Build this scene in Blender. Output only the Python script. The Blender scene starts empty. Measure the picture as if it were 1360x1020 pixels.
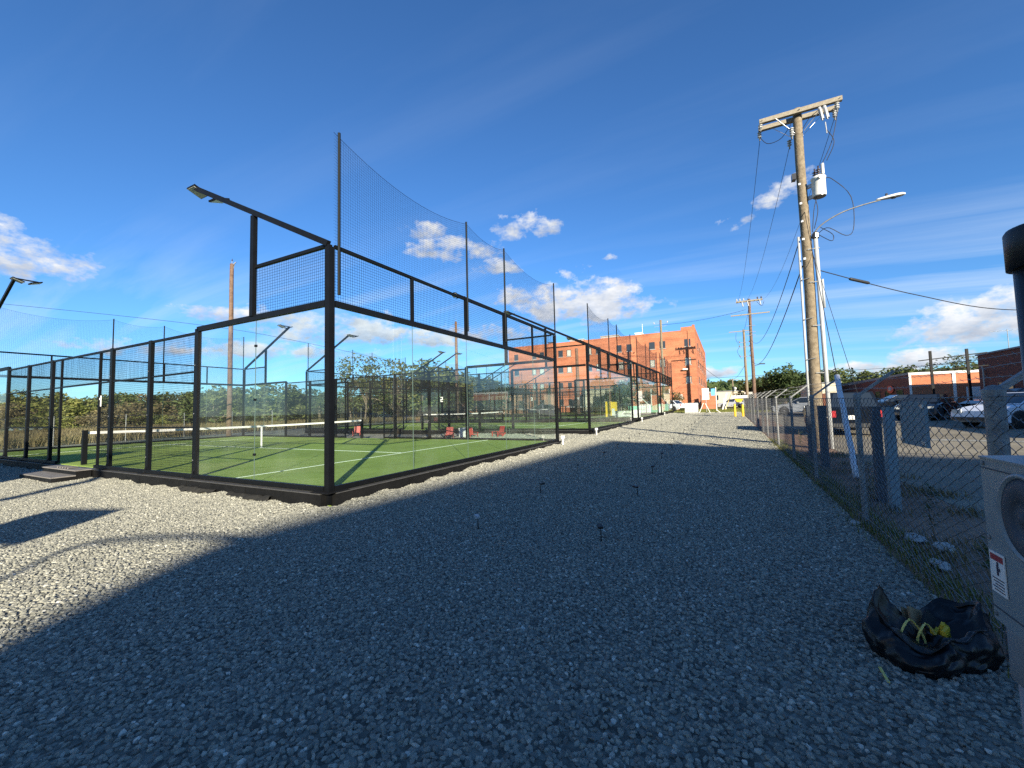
import bpy, math, random
import numpy as np
from mathutils import Vector, Matrix, Quaternion
random.seed(7); RNG = np.random.default_rng(7)
sc = bpy.context.scene
col = sc.collection
rad = math.radians

# ------------------------------------------------------------------ camera
CAM = np.array([-4.55488, -5.67937, 1.48471])
YAW, PITCH, ROLL, FPX = 0.476935, 0.0609127, -0.0241635, 546.77
def cam_axes():
    cy, sy, cp, sp = math.cos(YAW), math.sin(YAW), math.cos(PITCH), math.sin(PITCH)
    f = Vector((cy*cp, sy*cp, sp)); r0 = Vector((sy, -cy, 0)); u0 = r0.cross(f)
    c, s = math.cos(ROLL), math.sin(ROLL)
    return f, c*r0 + s*u0, -s*r0 + c*u0
cf, cr, cu = cam_axes()
cd = bpy.data.cameras.new('camera'); cam = bpy.data.objects.new('camera', cd); col.objects.link(cam)
m = Matrix((( cr.x, cu.x, -cf.x, CAM[0]), (cr.y, cu.y, -cf.y, CAM[1]), (cr.z, cu.z, -cf.z, CAM[2]), (0, 0, 0, 1)))
cam.matrix_world = m
cd.sensor_fit = 'HORIZONTAL'; cd.sensor_width = 36; cd.lens = FPX*36/1360
cd.clip_start = 0.05; cd.clip_end = 3000
sc.camera = cam

# ------------------------------------------------------------------ sky, sun, exposure
SUN_EL, SUN_AZ = 18.0, 40.3            # the light travels towards azimuth 40.3 deg (from +X)
ta = rad(SUN_AZ); te = rad(SUN_EL)
sun_dir = Vector((math.cos(ta)*math.cos(te), math.sin(ta)*math.cos(te), -math.sin(te)))
w = bpy.data.worlds.new('World'); sc.world = w; w.use_nodes = True
wt = w.node_tree; WN = wt.nodes; WL = wt.links
bg = WN['Background']; bg.inputs[1].default_value = 0.05
sky = WN.new('ShaderNodeTexSky'); sky.sky_type = 'NISHITA'; sky.sun_disc = False
sky.sun_elevation = te; sky.sun_rotation = rad((90 - (SUN_AZ + 180)) % 360)
sky.air_density = 1.0; sky.dust_density = 0.0; sky.ozone_density = 5.0
def wmath(op, a, b=None, c=None, clamp=False):
    n = WN.new('ShaderNodeMath'); n.operation = op; n.use_clamp = clamp
    for i, v in enumerate((a, b, c)):
        if v is None: continue
        if isinstance(v, (int, float)): n.inputs[i].default_value = v
        else: WL.new(v, n.inputs[i])
    return n.outputs[0]
def wvdot(v, vec):
    n = WN.new('ShaderNodeVectorMath'); n.operation = 'DOT_PRODUCT'; WL.new(v, n.inputs[0]); n.inputs[1].default_value = vec
    return n.outputs['Value']
tc = WN.new('ShaderNodeTexCoord'); D = tc.outputs['Generated']
def noise(scale, detail=6, rough=.6, vec=None, stretch=None, off=(0, 0, 0)):
    mp = WN.new('ShaderNodeMapping'); WL.new(vec or D, mp.inputs['Vector'])
    mp.inputs['Scale'].default_value = stretch or (1, 1, 1); mp.inputs['Location'].default_value = off
    n = WN.new('ShaderNodeTexNoise'); n.inputs['Scale'].default_value = scale; n.inputs['Detail'].default_value = detail
    n.inputs['Roughness'].default_value = rough; WL.new(mp.outputs[0], n.inputs['Vector']); return n.outputs['Fac']
n_edge = noise(26, 8, .62, stretch=(1, 1, 1.6)); n_low = noise(9, 4, .55, stretch=(1, 1, 2), off=(3, 1, 2)); n_shade = noise(18, 6, .6, stretch=(1, 1, 2.2), off=(5, 3, 9))
# clouds given by azimuth (deg from +X), elevation (deg), half width, half height (deg), density
CLOUDS = [ # azimuth, elevation, half width, half height, tilt, density
 (81, 14.8, 6.6, 3.2, -6, 1.1), (75.8, 13.9, 2.0, .8, 0, .8), (24.6, 24.0, 3.9, 1.7, 6, 1.0), (35.0, 21.2, 5.0, 1.9, 4, .9), (39.2, 23.5, 3.0, 1.1, 0, .8), (29.5, 19.2, 3.4, 1.0, 0, .75), (27.6, 24.4, 1.0, .4, 0, .7),
 (17.2, 13.6, 9.0, 3.3, 0, 1.3), (26, 15.0, 3.0, 1.6, 0, .8), (-5.0, 22.3, 4.4, 1.3, 20, .9), (-24.5, 7.0, 7.5, 2.4, 6, 1.1), (-33, 8, 6, 3, 4, 1.1), (-18.5, 3.8, 3.4, 1.0, 0, .95),
 (46.5, 10.6, 5.5, 2.2, 0, 1.0), (55, 10.2, 5.5, 2.0, 0, .95), (60.5, 11.3, 5.0, 1.1, 0, .9), (31, 10.3, 7, 1.4, 0, .9), (38.5, 9.8, 4, 1.4, 0, .9), (56, 7.6, 9, 1.1, 0, .7), (68, 7.2, 7, .9, 0, .6),
 (1.0, 3.9, 3.0, .8, 0, .9), (7, 3.4, 2.5, .7, 0, .8), (-13, 3.1, 5, .9, 0, .8), (13, 19.7, 1.2, .45, 0, .5), (140, 22, 9, 4, 0, 1), (170, 14, 12, 4, 0, 1), (290, 18, 12, 5, 0, 1), (105, 12, 9, 3, 0, 1), (-70, 14, 9, 3, 0, 1)]
mask = None; vpos = None
for az, el, cw, ch, tilt, dens in CLOUDS:
    cw *= 1.22; ch *= 1.3
    a, e, t = rad(az), rad(el), rad(tilt)
    c = Vector((math.cos(a)*math.cos(e), math.sin(a)*math.cos(e), math.sin(e)))
    rt = Vector((math.sin(a), -math.cos(a), 0)); up = rt.cross(c)
    rt2 = rt*math.cos(t) + up*math.sin(t); up2 = -rt*math.sin(t) + up*math.cos(t)
    U = wmath('SUBTRACT', wvdot(D, rt2/math.sin(rad(cw))), 0.0)
    V = wmath('SUBTRACT', wvdot(D, up2/math.sin(rad(ch))), 0.0)
    front = wmath('GREATER_THAN', wvdot(D, c), 0.5)
    V2 = wmath('MULTIPLY', V, wmath('ADD', wmath('MULTIPLY', wmath('LESS_THAN', V, 0), .7), 1.0))   # flat bottom
    r2 = wmath('ADD', wmath('MULTIPLY', U, U), wmath('MULTIPLY', V2, V2))
    k = wmath('MULTIPLY', wmath('SUBTRACT', 1.0, r2), dens)
    k = wmath('MAXIMUM', wmath('MULTIPLY', k, 1), -2)
    k = wmath('SUBTRACT', wmath('MULTIPLY', wmath('ADD', k, 2), front), 2)
    sh = wmath('MULTIPLY', wmath('GREATER_THAN', k, -.6), V)
    if mask is None: mask, vpos = k, sh
    else:
        isn = wmath('GREATER_THAN', k, mask)
        vpos = wmath('ADD', wmath('MULTIPLY', isn, sh), wmath('MULTIPLY', wmath('SUBTRACT', 1, isn), vpos))
        mask = wmath('MAXIMUM', mask, k)
nn = wmath('ADD', wmath('MULTIPLY', wmath('SUBTRACT', n_edge, .5), 3.6), wmath('MULTIPLY', wmath('SUBTRACT', n_low, .5), 3.0))
dens_v = wmath('MULTIPLY', wmath('ADD', wmath('SUBTRACT', mask, .15), nn), 1.1, clamp=True)
dens_v = wmath('MULTIPLY', dens_v, wmath('ADD', wmath('MULTIPLY', n_edge, .5), .68), clamp=True)
# cirrus: thin streaks
sep = WN.new('ShaderNodeSeparateXYZ'); WL.new(D, sep.inputs[0]); Z = sep.outputs['Z']
zc = wmath('MAXIMUM', Z, .02)
comb = WN.new('ShaderNodeCombineXYZ'); WL.new(wmath('DIVIDE', sep.outputs['X'], wmath('ADD', zc, .12)), comb.inputs[0]); WL.new(wmath('DIVIDE', sep.outputs['Y'], wmath('ADD', zc, .12)), comb.inputs[1])
rot = WN.new('ShaderNodeMapping'); WL.new(comb.outputs[0], rot.inputs[0]); rot.inputs['Rotation'].default_value = (0, 0, rad(24)); rot.inputs['Scale'].default_value = (1.6, .22, 1)
cn = WN.new('ShaderNodeTexNoise'); cn.inputs['Scale'].default_value = 1.9; cn.inputs['Detail'].default_value = 9; cn.inputs['Roughness'].default_value = .55; cn.inputs['Distortion'].default_value = .35; WL.new(rot.outputs[0], cn.inputs['Vector'])
cir = wmath('MULTIPLY', wmath('SUBTRACT', cn.outputs['Fac'], .47), 3.0, clamp=True)
lowband = wmath('SUBTRACT', 1.0, wmath('MULTIPLY', wmath('ABSOLUTE', wmath('SUBTRACT', Z, .17)), 5.2), clamp=True)
cir = wmath('MULTIPLY', cir, wmath('ADD', wmath('MULTIPLY', lowband, .60), .06))
shade = wmath('ADD', wmath('MULTIPLY', wmath('ADD', vpos, wmath('MULTIPLY', wmath('SUBTRACT', n_shade, .5), 4.5)), .42), .52, clamp=True)
ccol = WN.new('ShaderNodeMix'); ccol.data_type = 'RGBA'; WL.new(shade, ccol.inputs['Factor'])
ccol.inputs['A'].default_value = (3.3, 3.9, 5.0, 1); ccol.inputs['B'].default_value = (8.2, 8.3, 8.5, 1)
tint = WN.new('ShaderNodeMix'); tint.data_type = 'RGBA'; tint.blend_type = 'MULTIPLY'; tint.inputs['Factor'].default_value = 1
WL.new(sky.outputs[0], tint.inputs['A']); tint.inputs['B'].default_value = (.88, 1.26, 1.56, 1)
m1 = WN.new('ShaderNodeMix'); m1.data_type = 'RGBA'; WL.new(cir, m1.inputs['Factor']); WL.new(tint.outputs['Result'], m1.inputs['A']); m1.inputs['B'].default_value = (6.6, 7.6, 8.8, 1)
m2 = WN.new('ShaderNodeMix'); m2.data_type = 'RGBA'; WL.new(dens_v, m2.inputs['Factor']); WL.new(m1.outputs['Result'], m2.inputs['A']); WL.new(ccol.outputs['Result'], m2.inputs['B'])
WL.new(m2.outputs['Result'], bg.inputs[0])

sl = bpy.data.lights.new('sun', 'SUN'); sun = bpy.data.objects.new('sun', sl); col.objects.link(sun)
sl.energy = 5.0; sl.angle = rad(0.53); sl.color = (1.0, .90, .71)
sun.rotation_mode = 'QUATERNION'; sun.rotation_quaternion = sun_dir.to_track_quat('-Z', 'Y'); sun.location = (-20, -20, 30)
sc.view_settings.view_transform = 'Standard'; sc.view_settings.look = 'None'; sc.view_settings.gamma = 1
sc.view_settings.exposure = 1.32; sc.view_settings.use_curve_mapping = False
sc.render.engine = 'CYCLES'
sc.cycles.use_denoising = False; sc.cycles.max_bounces = 8; sc.cycles.transparent_max_bounces = 48; sc.cycles.diffuse_bounces = 3; sc.cycles.glossy_bounces = 3
sc.cycles.sample_clamp_indirect = 4

# ------------------------------------------------------------------ materials
def mat(name, base=(.5, .5, .5), rough=.7, metal=0, spec=.5, var=0, vscale=6, bump=0, bscale=40, two=None, emit=None):
    mt = bpy.data.materials.new(name); mt.use_nodes = True; nt = mt.node_tree; N = nt.nodes; L = nt.links
    b = N['Principled BSDF']; b.inputs['Base Color'].default_value = (*base, 1); b.inputs['Roughness'].default_value = rough
    b.inputs['Metallic'].default_value = metal; b.inputs['Specular IOR Level'].default_value = spec
    t = N.new('ShaderNodeTexCoord')
    if var:
        n = N.new('ShaderNodeTexNoise'); n.inputs['Scale'].default_value = vscale; n.inputs['Detail'].default_value = 8; n.inputs['Roughness'].default_value = .65
        L.new(t.outputs['Object'], n.inputs['Vector'])
        cr_ = N.new('ShaderNodeValToRGB'); L.new(n.outputs['Fac'], cr_.inputs[0])
        lo = two or tuple(c*(1 - var) for c in base); hi = base if two else tuple(min(1, c*(1 + var)) for c in base)
        cr_.color_ramp.elements[0].position = .3; cr_.color_ramp.elements[1].position = .7
        cr_.color_ramp.elements[0].color = (*lo, 1); cr_.color_ramp.elements[1].color = (*hi, 1)
        L.new(cr_.outputs[0], b.inputs['Base Color'])
    if bump:
        n2 = N.new('ShaderNodeTexNoise'); n2.inputs['Scale'].default_value = bscale; n2.inputs['Detail'].default_value = 6; L.new(t.outputs['Object'], n2.inputs['Vector'])
        bp = N.new('ShaderNodeBump'); bp.inputs['Strength'].default_value = bump; bp.inputs['Distance'].default_value = .02
        L.new(n2.outputs['Fac'], bp.inputs['Height']); L.new(bp.outputs[0], b.inputs['Normal'])
    return mt
M = {}
M['frame'] = mat('black_powder_coat', (.0035, .004, .005), .5, 0, .2, .3, 5)
M['kerb'] = mat('black_kerb_steel', (.006, .006, .0062), .6, 0, .2, .5, 3, .2, 30)
M['flange'] = mat('grey_kerb_flange', (.07, .07, .07), .5, .3, .4, .3, 9)
M['wire'] = mat('black_mesh_wire', (.004, .007, .010), .7, 0, .2)
M['net'] = mat('dark_net_cord', (.01, .012, .03), .9, 0, .1)
M['white'] = mat('white_paint', (.66, .66, .64), .6, 0, .4, .08, 8)
M['band'] = mat('white_net_band', (.66, .66, .64), .7)
M['line'] = mat('white_turf_line', (.62, .70, .60), .9, 0, .1, .15, 20)
M['steel'] = mat('galvanised_steel', (.42, .43, .44), .45, .7, .5, .25, 20, .1, 60)
M['steel_old'] = mat('weathered_galvanised', (.21, .215, .215), .6, .5, .4, .35, 12, .2, 60)
M['wood'] = mat('weathered_pole_wood', (.25, .205, .145), .9, 0, .2, .3, 9, .5, 30, two=(.12, .095, .065))
M['wood_grey'] = mat('grey_crossarm_wood', (.30, .27, .215), .9, 0, .2, .3, 12, .4, 40, two=(.2, .17, .13))
M['wood_red'] = mat('reddish_pole_wood', (.19, .125, .09), .9, 0, .2, .3, 5, .4, 30, two=(.085, .052, .038))
M['cable'] = mat('black_cable', (.012, .012, .013), .6)
M['porcelain'] = mat('insulator_porcelain', (.36, .37, .38), .25)
M['porcelain_dark'] = mat('dark_insulator', (.05, .04, .045), .3)
M['lampgrey'] = mat('street_lamp_grey', (.6, .61, .6), .4)
M['lens'] = mat('lamp_lens', (.05, .05, .05), .2)
M['led'] = mat('floodlight_lens', (.5, .52, .5), .3)
M['boxgrey'] = mat('grey_utility_enamel', (.20, .235, .25), .45, 0, .5, .14, 7, .05, 200)
M['conduit'] = mat('grey_pvc_conduit', (.20, .215, .23), .5, 0, .5, .06, 12)
M['conduit_lt'] = mat('pale_conduit', (.36, .375, .385), .45, 0, .5, .08, 10)
M['blackpipe'] = mat('black_plastic_pipe', (.012, .012, .013), .5, 0, .4, .3, 8)
M['bag'] = mat('black_plastic_bag', (.004, .004, .005), .38, 0, .4)
M['card'] = mat('brown_paper', (.30, .20, .11), .85, 0, .2, .15, 12)
M['yellow'] = mat('yellow_paint', (.72, .47, .03), .55, 0, .4, .15, 7)
M['ystrap'] = mat('yellow_strap', (.70, .58, .16), .6)
M['red'] = mat('red_plastic', (.36, .04, .03), .5, 0, .5, .1, 5)
M['redlabel'] = mat('red_label_print', (.28, .02, .03), .6)
M['ink'] = mat('dark_label_ink', (.02, .02, .05), .6)
M['teal'] = mat('pale_teal_board', (.30, .55, .45), .6, 0, .4, .12, 6)
M['blue'] = mat('blue_sign', (.12, .36, .62), .5)
M['rubber'] = mat('tyre_rubber', (.015, .015, .015), .85)
M['rim'] = mat('alloy_rim', (.4, .4, .42), .35, .8)
M['carblack'] = mat('dark_car_paint', (.006, .008, .012), .12, 0, .35)
M['carwhite'] = mat('white_car_paint', (.72, .75, .79), .3)
M['carsilver'] = mat('silver_car_paint', (.42, .44, .47), .3, .5)
M['carglass'] = mat('car_glass', (.015, .02, .025), .08, 0, .8)
M['tail'] = mat('red_tail_lamp', (.35, .02, .02), .25)
M['stone'] = mat('pale_rock', (.42, .41, .38), .9, 0, .3, .25, 6, .4, 14)
M['step'] = mat('composite_step_top', (.16, .15, .14), .8, 0, .3, .25, 9, .2, 60)
M['roofgrey'] = mat('grey_roofing', (.20, .21, .23), .8, 0, .3, .2, 2)
M['cream'] = mat('cream_render', (.50, .45, .34), .85, 0, .2, .08, 1.5)
M['concrete'] = mat('concrete', (.36, .35, .33), .9, 0, .3, .15, 3, .2, 30)
M['bluegrey'] = mat('blue_grey_board', (.19, .25, .28), .7, 0, .3, .18, 9)
M['slate'] = mat('dark_slate_post', (.06, .07, .085), .7, 0, .3, .2, 10)
M['rubbertape'] = mat('white_plastic_strip', (.55, .57, .62), .5, 0, .4, .15, 20)
M['winglass'] = mat('window_glass', (.03, .035, .04), .1, 0, .7)
M['blind'] = mat('window_blind', (.42, .43, .38), .6, 0, .3, .1, 3)
M['winframe'] = mat('dark_window_frame', (.05, .05, .055), .5)
M['fabric'] = mat('black_windscreen_fabric', (.012, .015, .016), .9)

def brick_mat(name, c1, c2, mortar, scale=1.0):
    mt = bpy.data.materials.new(name); mt.use_nodes = True; nt = mt.node_tree; N = nt.nodes; L = nt.links; b = N['Principled BSDF']; b.inputs['Roughness'].default_value = .9; b.inputs['Specular IOR Level'].default_value = .2
    t = N.new('ShaderNodeTexCoord'); s = N.new('ShaderNodeSeparateXYZ'); L.new(t.outputs['Object'], s.inputs[0])
    ad = N.new('ShaderNodeMath'); L.new(s.outputs['X'], ad.inputs[0]); L.new(s.outputs['Y'], ad.inputs[1])
    c = N.new('ShaderNodeCombineXYZ'); L.new(ad.outputs[0], c.inputs[0]); L.new(s.outputs['Z'], c.inputs[1])
    br = N.new('ShaderNodeTexBrick'); L.new(c.outputs[0], br.inputs['Vector']); br.inputs['Scale'].default_value = scale
    br.inputs['Brick Width'].default_value = .22; br.inputs['Row Height'].default_value = .075; br.inputs['Mortar Size'].default_value = .01
    br.inputs['Color1'].default_value = (*c1, 1); br.inputs['Color2'].default_value = (*c2, 1); br.inputs['Mortar'].default_value = (*mortar, 1)
    n = N.new('ShaderNodeTexNoise'); n.inputs['Scale'].default_value = .35; n.inputs['Detail'].default_value = 9; n.inputs['Roughness'].default_value = .7; L.new(t.outputs['Object'], n.inputs['Vector'])
    n3 = N.new('ShaderNodeTexNoise'); n3.inputs['Scale'].default_value = 1; n3.inputs['Detail'].default_value = 5; mp = N.new('ShaderNodeMapping'); mp.inputs['Scale'].default_value = (.15, .15, 2.2); L.new(t.outputs['Object'], mp.inputs[0]); L.new(mp.outputs[0], n3.inputs['Vector'])
    a2 = N.new('ShaderNodeMath'); L.new(n.outputs['Fac'], a2.inputs[0]); L.new(n3.outputs['Fac'], a2.inputs[1])
    mr = N.new('ShaderNodeMapRange'); L.new(a2.outputs[0], mr.inputs[0]); mr.inputs[1].default_value = .65; mr.inputs[2].default_value = 1.35; mr.inputs[3].default_value = .62; mr.inputs[4].default_value = 1.3
    mx = N.new('ShaderNodeMix'); mx.data_type = 'RGBA'; mx.blend_type = 'MULTIPLY'; mx.inputs['Factor'].default_value = 1; L.new(br.outputs['Color'], mx.inputs['A']); L.new(mr.outputs[0], mx.inputs['B'])
    L.new(mx.outputs['Result'], b.inputs['Base Color']); return mt
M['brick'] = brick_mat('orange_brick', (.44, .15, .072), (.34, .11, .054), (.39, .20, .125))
M['brick_shaded'] = brick_mat('shaded_brown_brick', (.16, .06, .045), (.11, .042, .035), (.14, .08, .07))  # brick for walls facing away from the sun, shade put into its colour
M['brick_tan'] = brick_mat('tan_brick', (.34, .16, .10), (.28, .12, .08), (.3, .2, .15))

def glass_mat():
    mt = bpy.data.materials.new('court_glass'); mt.use_nodes = True; nt = mt.node_tree; N = nt.nodes; L = nt.links
    for n in list(N): N.remove(n)
    out = N.new('ShaderNodeOutputMaterial'); tr = N.new('ShaderNodeBsdfTransparent'); tr.inputs[0].default_value = (.945, .975, .965, 1)
    gl = N.new('ShaderNodeBsdfGlossy'); gl.inputs['Roughness'].default_value = .0; gl.inputs[0].default_value = (1, 1, 1, 1)
    lw = N.new('ShaderNodeLayerWeight'); lw.inputs[0].default_value = .5; ge = N.new('ShaderNodeNewGeometry')
    pw = N.new('ShaderNodeMath'); pw.operation = 'POWER'; L.new(lw.outputs['Facing'], pw.inputs[0]); pw.inputs[1].default_value = 4.2
    ma = N.new('ShaderNodeMath'); ma.operation = 'MULTIPLY_ADD'; L.new(pw.outputs[0], ma.inputs[0]); ma.inputs[1].default_value = .75; ma.inputs[2].default_value = .06
    inv = N.new('ShaderNodeMath'); inv.operation = 'SUBTRACT'; inv.inputs[0].default_value = 1; L.new(ge.outputs['Backfacing'], inv.inputs[1])
    fr = N.new('ShaderNodeMath'); fr.operation = 'MULTIPLY'; L.new(ma.outputs[0], fr.inputs[0]); L.new(inv.outputs[0], fr.inputs[1])
    mx = N.new('ShaderNodeMixShader'); L.new(fr.outputs[0], mx.inputs[0]); L.new(tr.outputs[0], mx.inputs[1]); L.new(gl.outputs[0], mx.inputs[2])
    df = N.new('ShaderNodeBsdfDiffuse'); df.inputs[0].default_value = (.6, .65, .65, 1)
    t = N.new('ShaderNodeTexCoord'); nz = N.new('ShaderNodeTexNoise'); nz.inputs['Scale'].default_value = 1.3; nz.inputs['Detail'].default_value = 7; L.new(t.outputs['Object'], nz.inputs['Vector'])
    mr = N.new('ShaderNodeMapRange'); mr.inputs[1].default_value = .45; mr.inputs[2].default_value = .8; mr.inputs[3].default_value = .002; mr.inputs[4].default_value = .02; L.new(nz.outputs['Fac'], mr.inputs[0])
    m2 = N.new('ShaderNodeMixShader'); L.new(mr.outputs[0], m2.inputs[0]); L.new(mx.outputs[0], m2.inputs[1]); L.new(df.outputs[0], m2.inputs[2])
    L.new(m2.outputs[0], out.inputs[0]); return mt
M['glass'] = glass_mat()
M['glass_edge'] = mat('glass_joint_edge', (.10, .14, .12), .2)

def ground_mat(name, ramp, scale, rough=.95, bump=.6, bdist=.02, big=.25, voro=None, bscale=None):
    mt = bpy.data.materials.new(name); mt.use_nodes = True; nt = mt.node_tree; N = nt.nodes; L = nt.links; b = N['Principled BSDF']
    b.inputs['Roughness'].default_value = rough; b.inputs['Specular IOR Level'].default_value = .15
    t = N.new('ShaderNodeTexCoord')
    if voro:
        v = N.new('ShaderNodeTexVoronoi'); v.inputs['Scale'].default_value = voro; L.new(t.outputs['Object'], v.inputs['Vector'])
        sp = N.new('ShaderNodeSeparateColor'); L.new(v.outputs['Color'], sp.inputs[0]); src = sp.outputs[0]; hgt = v.outputs['Distance']
    else:
        n = N.new('ShaderNodeTexNoise'); n.inputs['Scale'].default_value = scale; n.inputs['Detail'].default_value = 10; n.inputs['Roughness'].default_value = .75; L.new(t.outputs['Object'], n.inputs['Vector']); src = n.outputs['Fac']; hgt = src
    r = N.new('ShaderNodeValToRGB'); L.new(src, r.inputs[0]); els = r.color_ramp.elements
    for i, (p_, c_) in enumerate(ramp):
        e = els[i] if i < 2 else els.new(p_)
        e.position = p_; e.color = (*c_, 1)
    n2 = N.new('ShaderNodeTexNoise'); n2.inputs['Scale'].default_value = .6; n2.inputs['Detail'].default_value = 6; L.new(t.outputs['Object'], n2.inputs['Vector'])
    mr = N.new('ShaderNodeMapRange'); L.new(n2.outputs['Fac'], mr.inputs[0]); mr.inputs[1].default_value = .3; mr.inputs[2].default_value = .7; mr.inputs[3].default_value = 1 - big; mr.inputs[4].default_value = 1 + big
    mx = N.new('ShaderNodeMix'); mx.data_type = 'RGBA'; mx.blend_type = 'MULTIPLY'; mx.inputs['Factor'].default_value = 1; L.new(r.outputs[0], mx.inputs['A']); L.new(mr.outputs[0], mx.inputs['B']); L.new(mx.outputs['Result'], b.inputs['Base Color'])
    bp = N.new('ShaderNodeBump'); bp.inputs['Strength'].default_value = bump; bp.inputs['Distance'].default_value = bdist; L.new(hgt, bp.inputs['Height']); L.new(bp.outputs[0], b.inputs['Normal'])
    if voro: bp.invert = True
    return mt
M['gravel'] = ground_mat('gravel_bed', [(0, (.08, .08, .068)), (1, (.28, .275, .23)), (.5, (.16, .158, .132))], 60, voro=32, bump=.45, bdist=.012, big=.07)  # bed kept darker than the stones, shade of the gaps put into colour
M['turf'] = ground_mat('green_artificial_turf', [(.3, (.17, .24, .046)), (.62, (.22, .305, .065)), (.78, (.29, .34, .14))], 3.5, bump=.35, bdist=.012, big=.12)
M['asphalt'] = ground_mat('worn_asphalt', [(.3, (.17, .155, .12)), (.7, (.27, .24, .18))], 5, bump=.3, big=.22)
M['dirt'] = ground_mat('brown_dirt', [(.3, (.15, .10, .07)), (.7, (.33, .215, .145))], 7, bump=.9, big=.3)
M['grassland'] = ground_mat('rough_grass', [(.3, (.06, .075, .022)), (.7, (.15, .15, .055))], 2.2, bump=.8, bdist=.1, big=.35)
M['lawn'] = ground_mat('roadside_lawn', [(.3, (.09, .12, .025)), (.7, (.16, .20, .05))], 2.5, bump=.6, bdist=.05, big=.2)

def stone_mat():
    mt = bpy.data.materials.new('crushed_stone'); mt.use_nodes = True; nt = mt.node_tree; N = nt.nodes; L = nt.links; b = N['Principled BSDF']; b.inputs['Roughness'].default_value = .85; b.inputs['Specular IOR Level'].default_value = .3
    oi = N.new('ShaderNodeObjectInfo'); r = N.new('ShaderNodeValToRGB'); L.new(oi.outputs['Random'], r.inputs[0]); els = r.color_ramp.elements
    for i, (p_, c_) in enumerate([(0, (.125, .125, .11)), (1, (.60, .58, .50)), (.2, (.182, .182, .155)), (.6, (.245, .242, .200)), (.9, (.305, .30, .248)), (.98, (.40, .39, .33))]):
        e = els[i] if i < 2 else els.new(p_)
        e.position = p_; e.color = (*c_, 1)
    t = N.new('ShaderNodeTexCoord'); n = N.new('ShaderNodeTexNoise'); n.inputs['Scale'].default_value = 3; n.inputs['Detail'].default_value = 5; L.new(t.outputs['Object'], n.inputs['Vector'])
    mr = N.new('ShaderNodeMapRange'); L.new(n.outputs['Fac'], mr.inputs[0]); mr.inputs[3].default_value = .7; mr.inputs[4].default_value = 1.3
    mx = N.new('ShaderNodeMix'); mx.data_type = 'RGBA'; mx.blend_type = 'MULTIPLY'; mx.inputs['Factor'].default_value = 1; L.new(r.outputs[0], mx.inputs['A']); L.new(mr.outputs[0], mx.inputs['B']); L.new(mx.outputs['Result'], b.inputs['Base Color'])
    return mt
M['crushed'] = stone_mat()

def leaf_mat(name, c1, c2, c3):
    mt = bpy.data.materials.new(name); mt.use_nodes = True; nt = mt.node_tree; N = nt.nodes; L = nt.links; b = N['Principled BSDF']; b.inputs['Roughness'].default_value = .75; b.inputs['Specular IOR Level'].default_value = .2
    g = N.new('ShaderNodeNewGeometry'); oi = N.new('ShaderNodeObjectInfo'); r = N.new('ShaderNodeValToRGB'); L.new(g.outputs['Random Per Island'], r.inputs[0]); els = r.color_ramp.elements
    for i, (p_, c_) in enumerate([(0, c1), (1, c3), (.5, c2)]):
        e = els[i] if i < 2 else els.new(p_)
        e.position = p_; e.color = (*c_, 1)
    hs = N.new('ShaderNodeHueSaturation'); L.new(r.outputs[0], hs.inputs['Color'])
    mr = N.new('ShaderNodeMapRange'); L.new(oi.outputs['Random'], mr.inputs[0]); mr.inputs[3].default_value = .7; mr.inputs[4].default_value = 1.25; L.new(mr.outputs[0], hs.inputs['Value'])
    L.new(hs.outputs[0], b.inputs['Base Color'])
    tl = N.new('ShaderNodeBsdfTranslucent'); L.new(hs.outputs[0], tl.inputs[0]); mx = N.new('ShaderNodeMixShader'); mx.inputs[0].default_value = .25; out = N['Material Output']
    L.new(b.outputs[0], mx.inputs[1]); L.new(tl.outputs[0], mx.inputs[2]); L.new(mx.outputs[0], out.inputs[0]); return mt
M['leaf_green'] = leaf_mat('green_leaves', (.045, .065, .022), (.085, .11, .036), (.14, .155, .055))
M['leaf_yellow'] = leaf_mat('yellow_green_leaves', (.08, .10, .026), (.16, .17, .045), (.24, .23, .07))
M['leaf_brown'] = leaf_mat('brown_autumn_leaves', (.09, .07, .038), (.16, .13, .065), (.23, .185, .095))
M['leaf_dark'] = leaf_mat('dark_leaves', (.022, .04, .014), (.045, .07, .022), (.075, .10, .035))
M['bark'] = mat('tree_bark', (.16, .125, .09), .95, 0, .1, .3, 6)
M['palebark'] = mat('pale_bark', (.55, .50, .42), .9, 0, .1, .2, 6)

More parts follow.
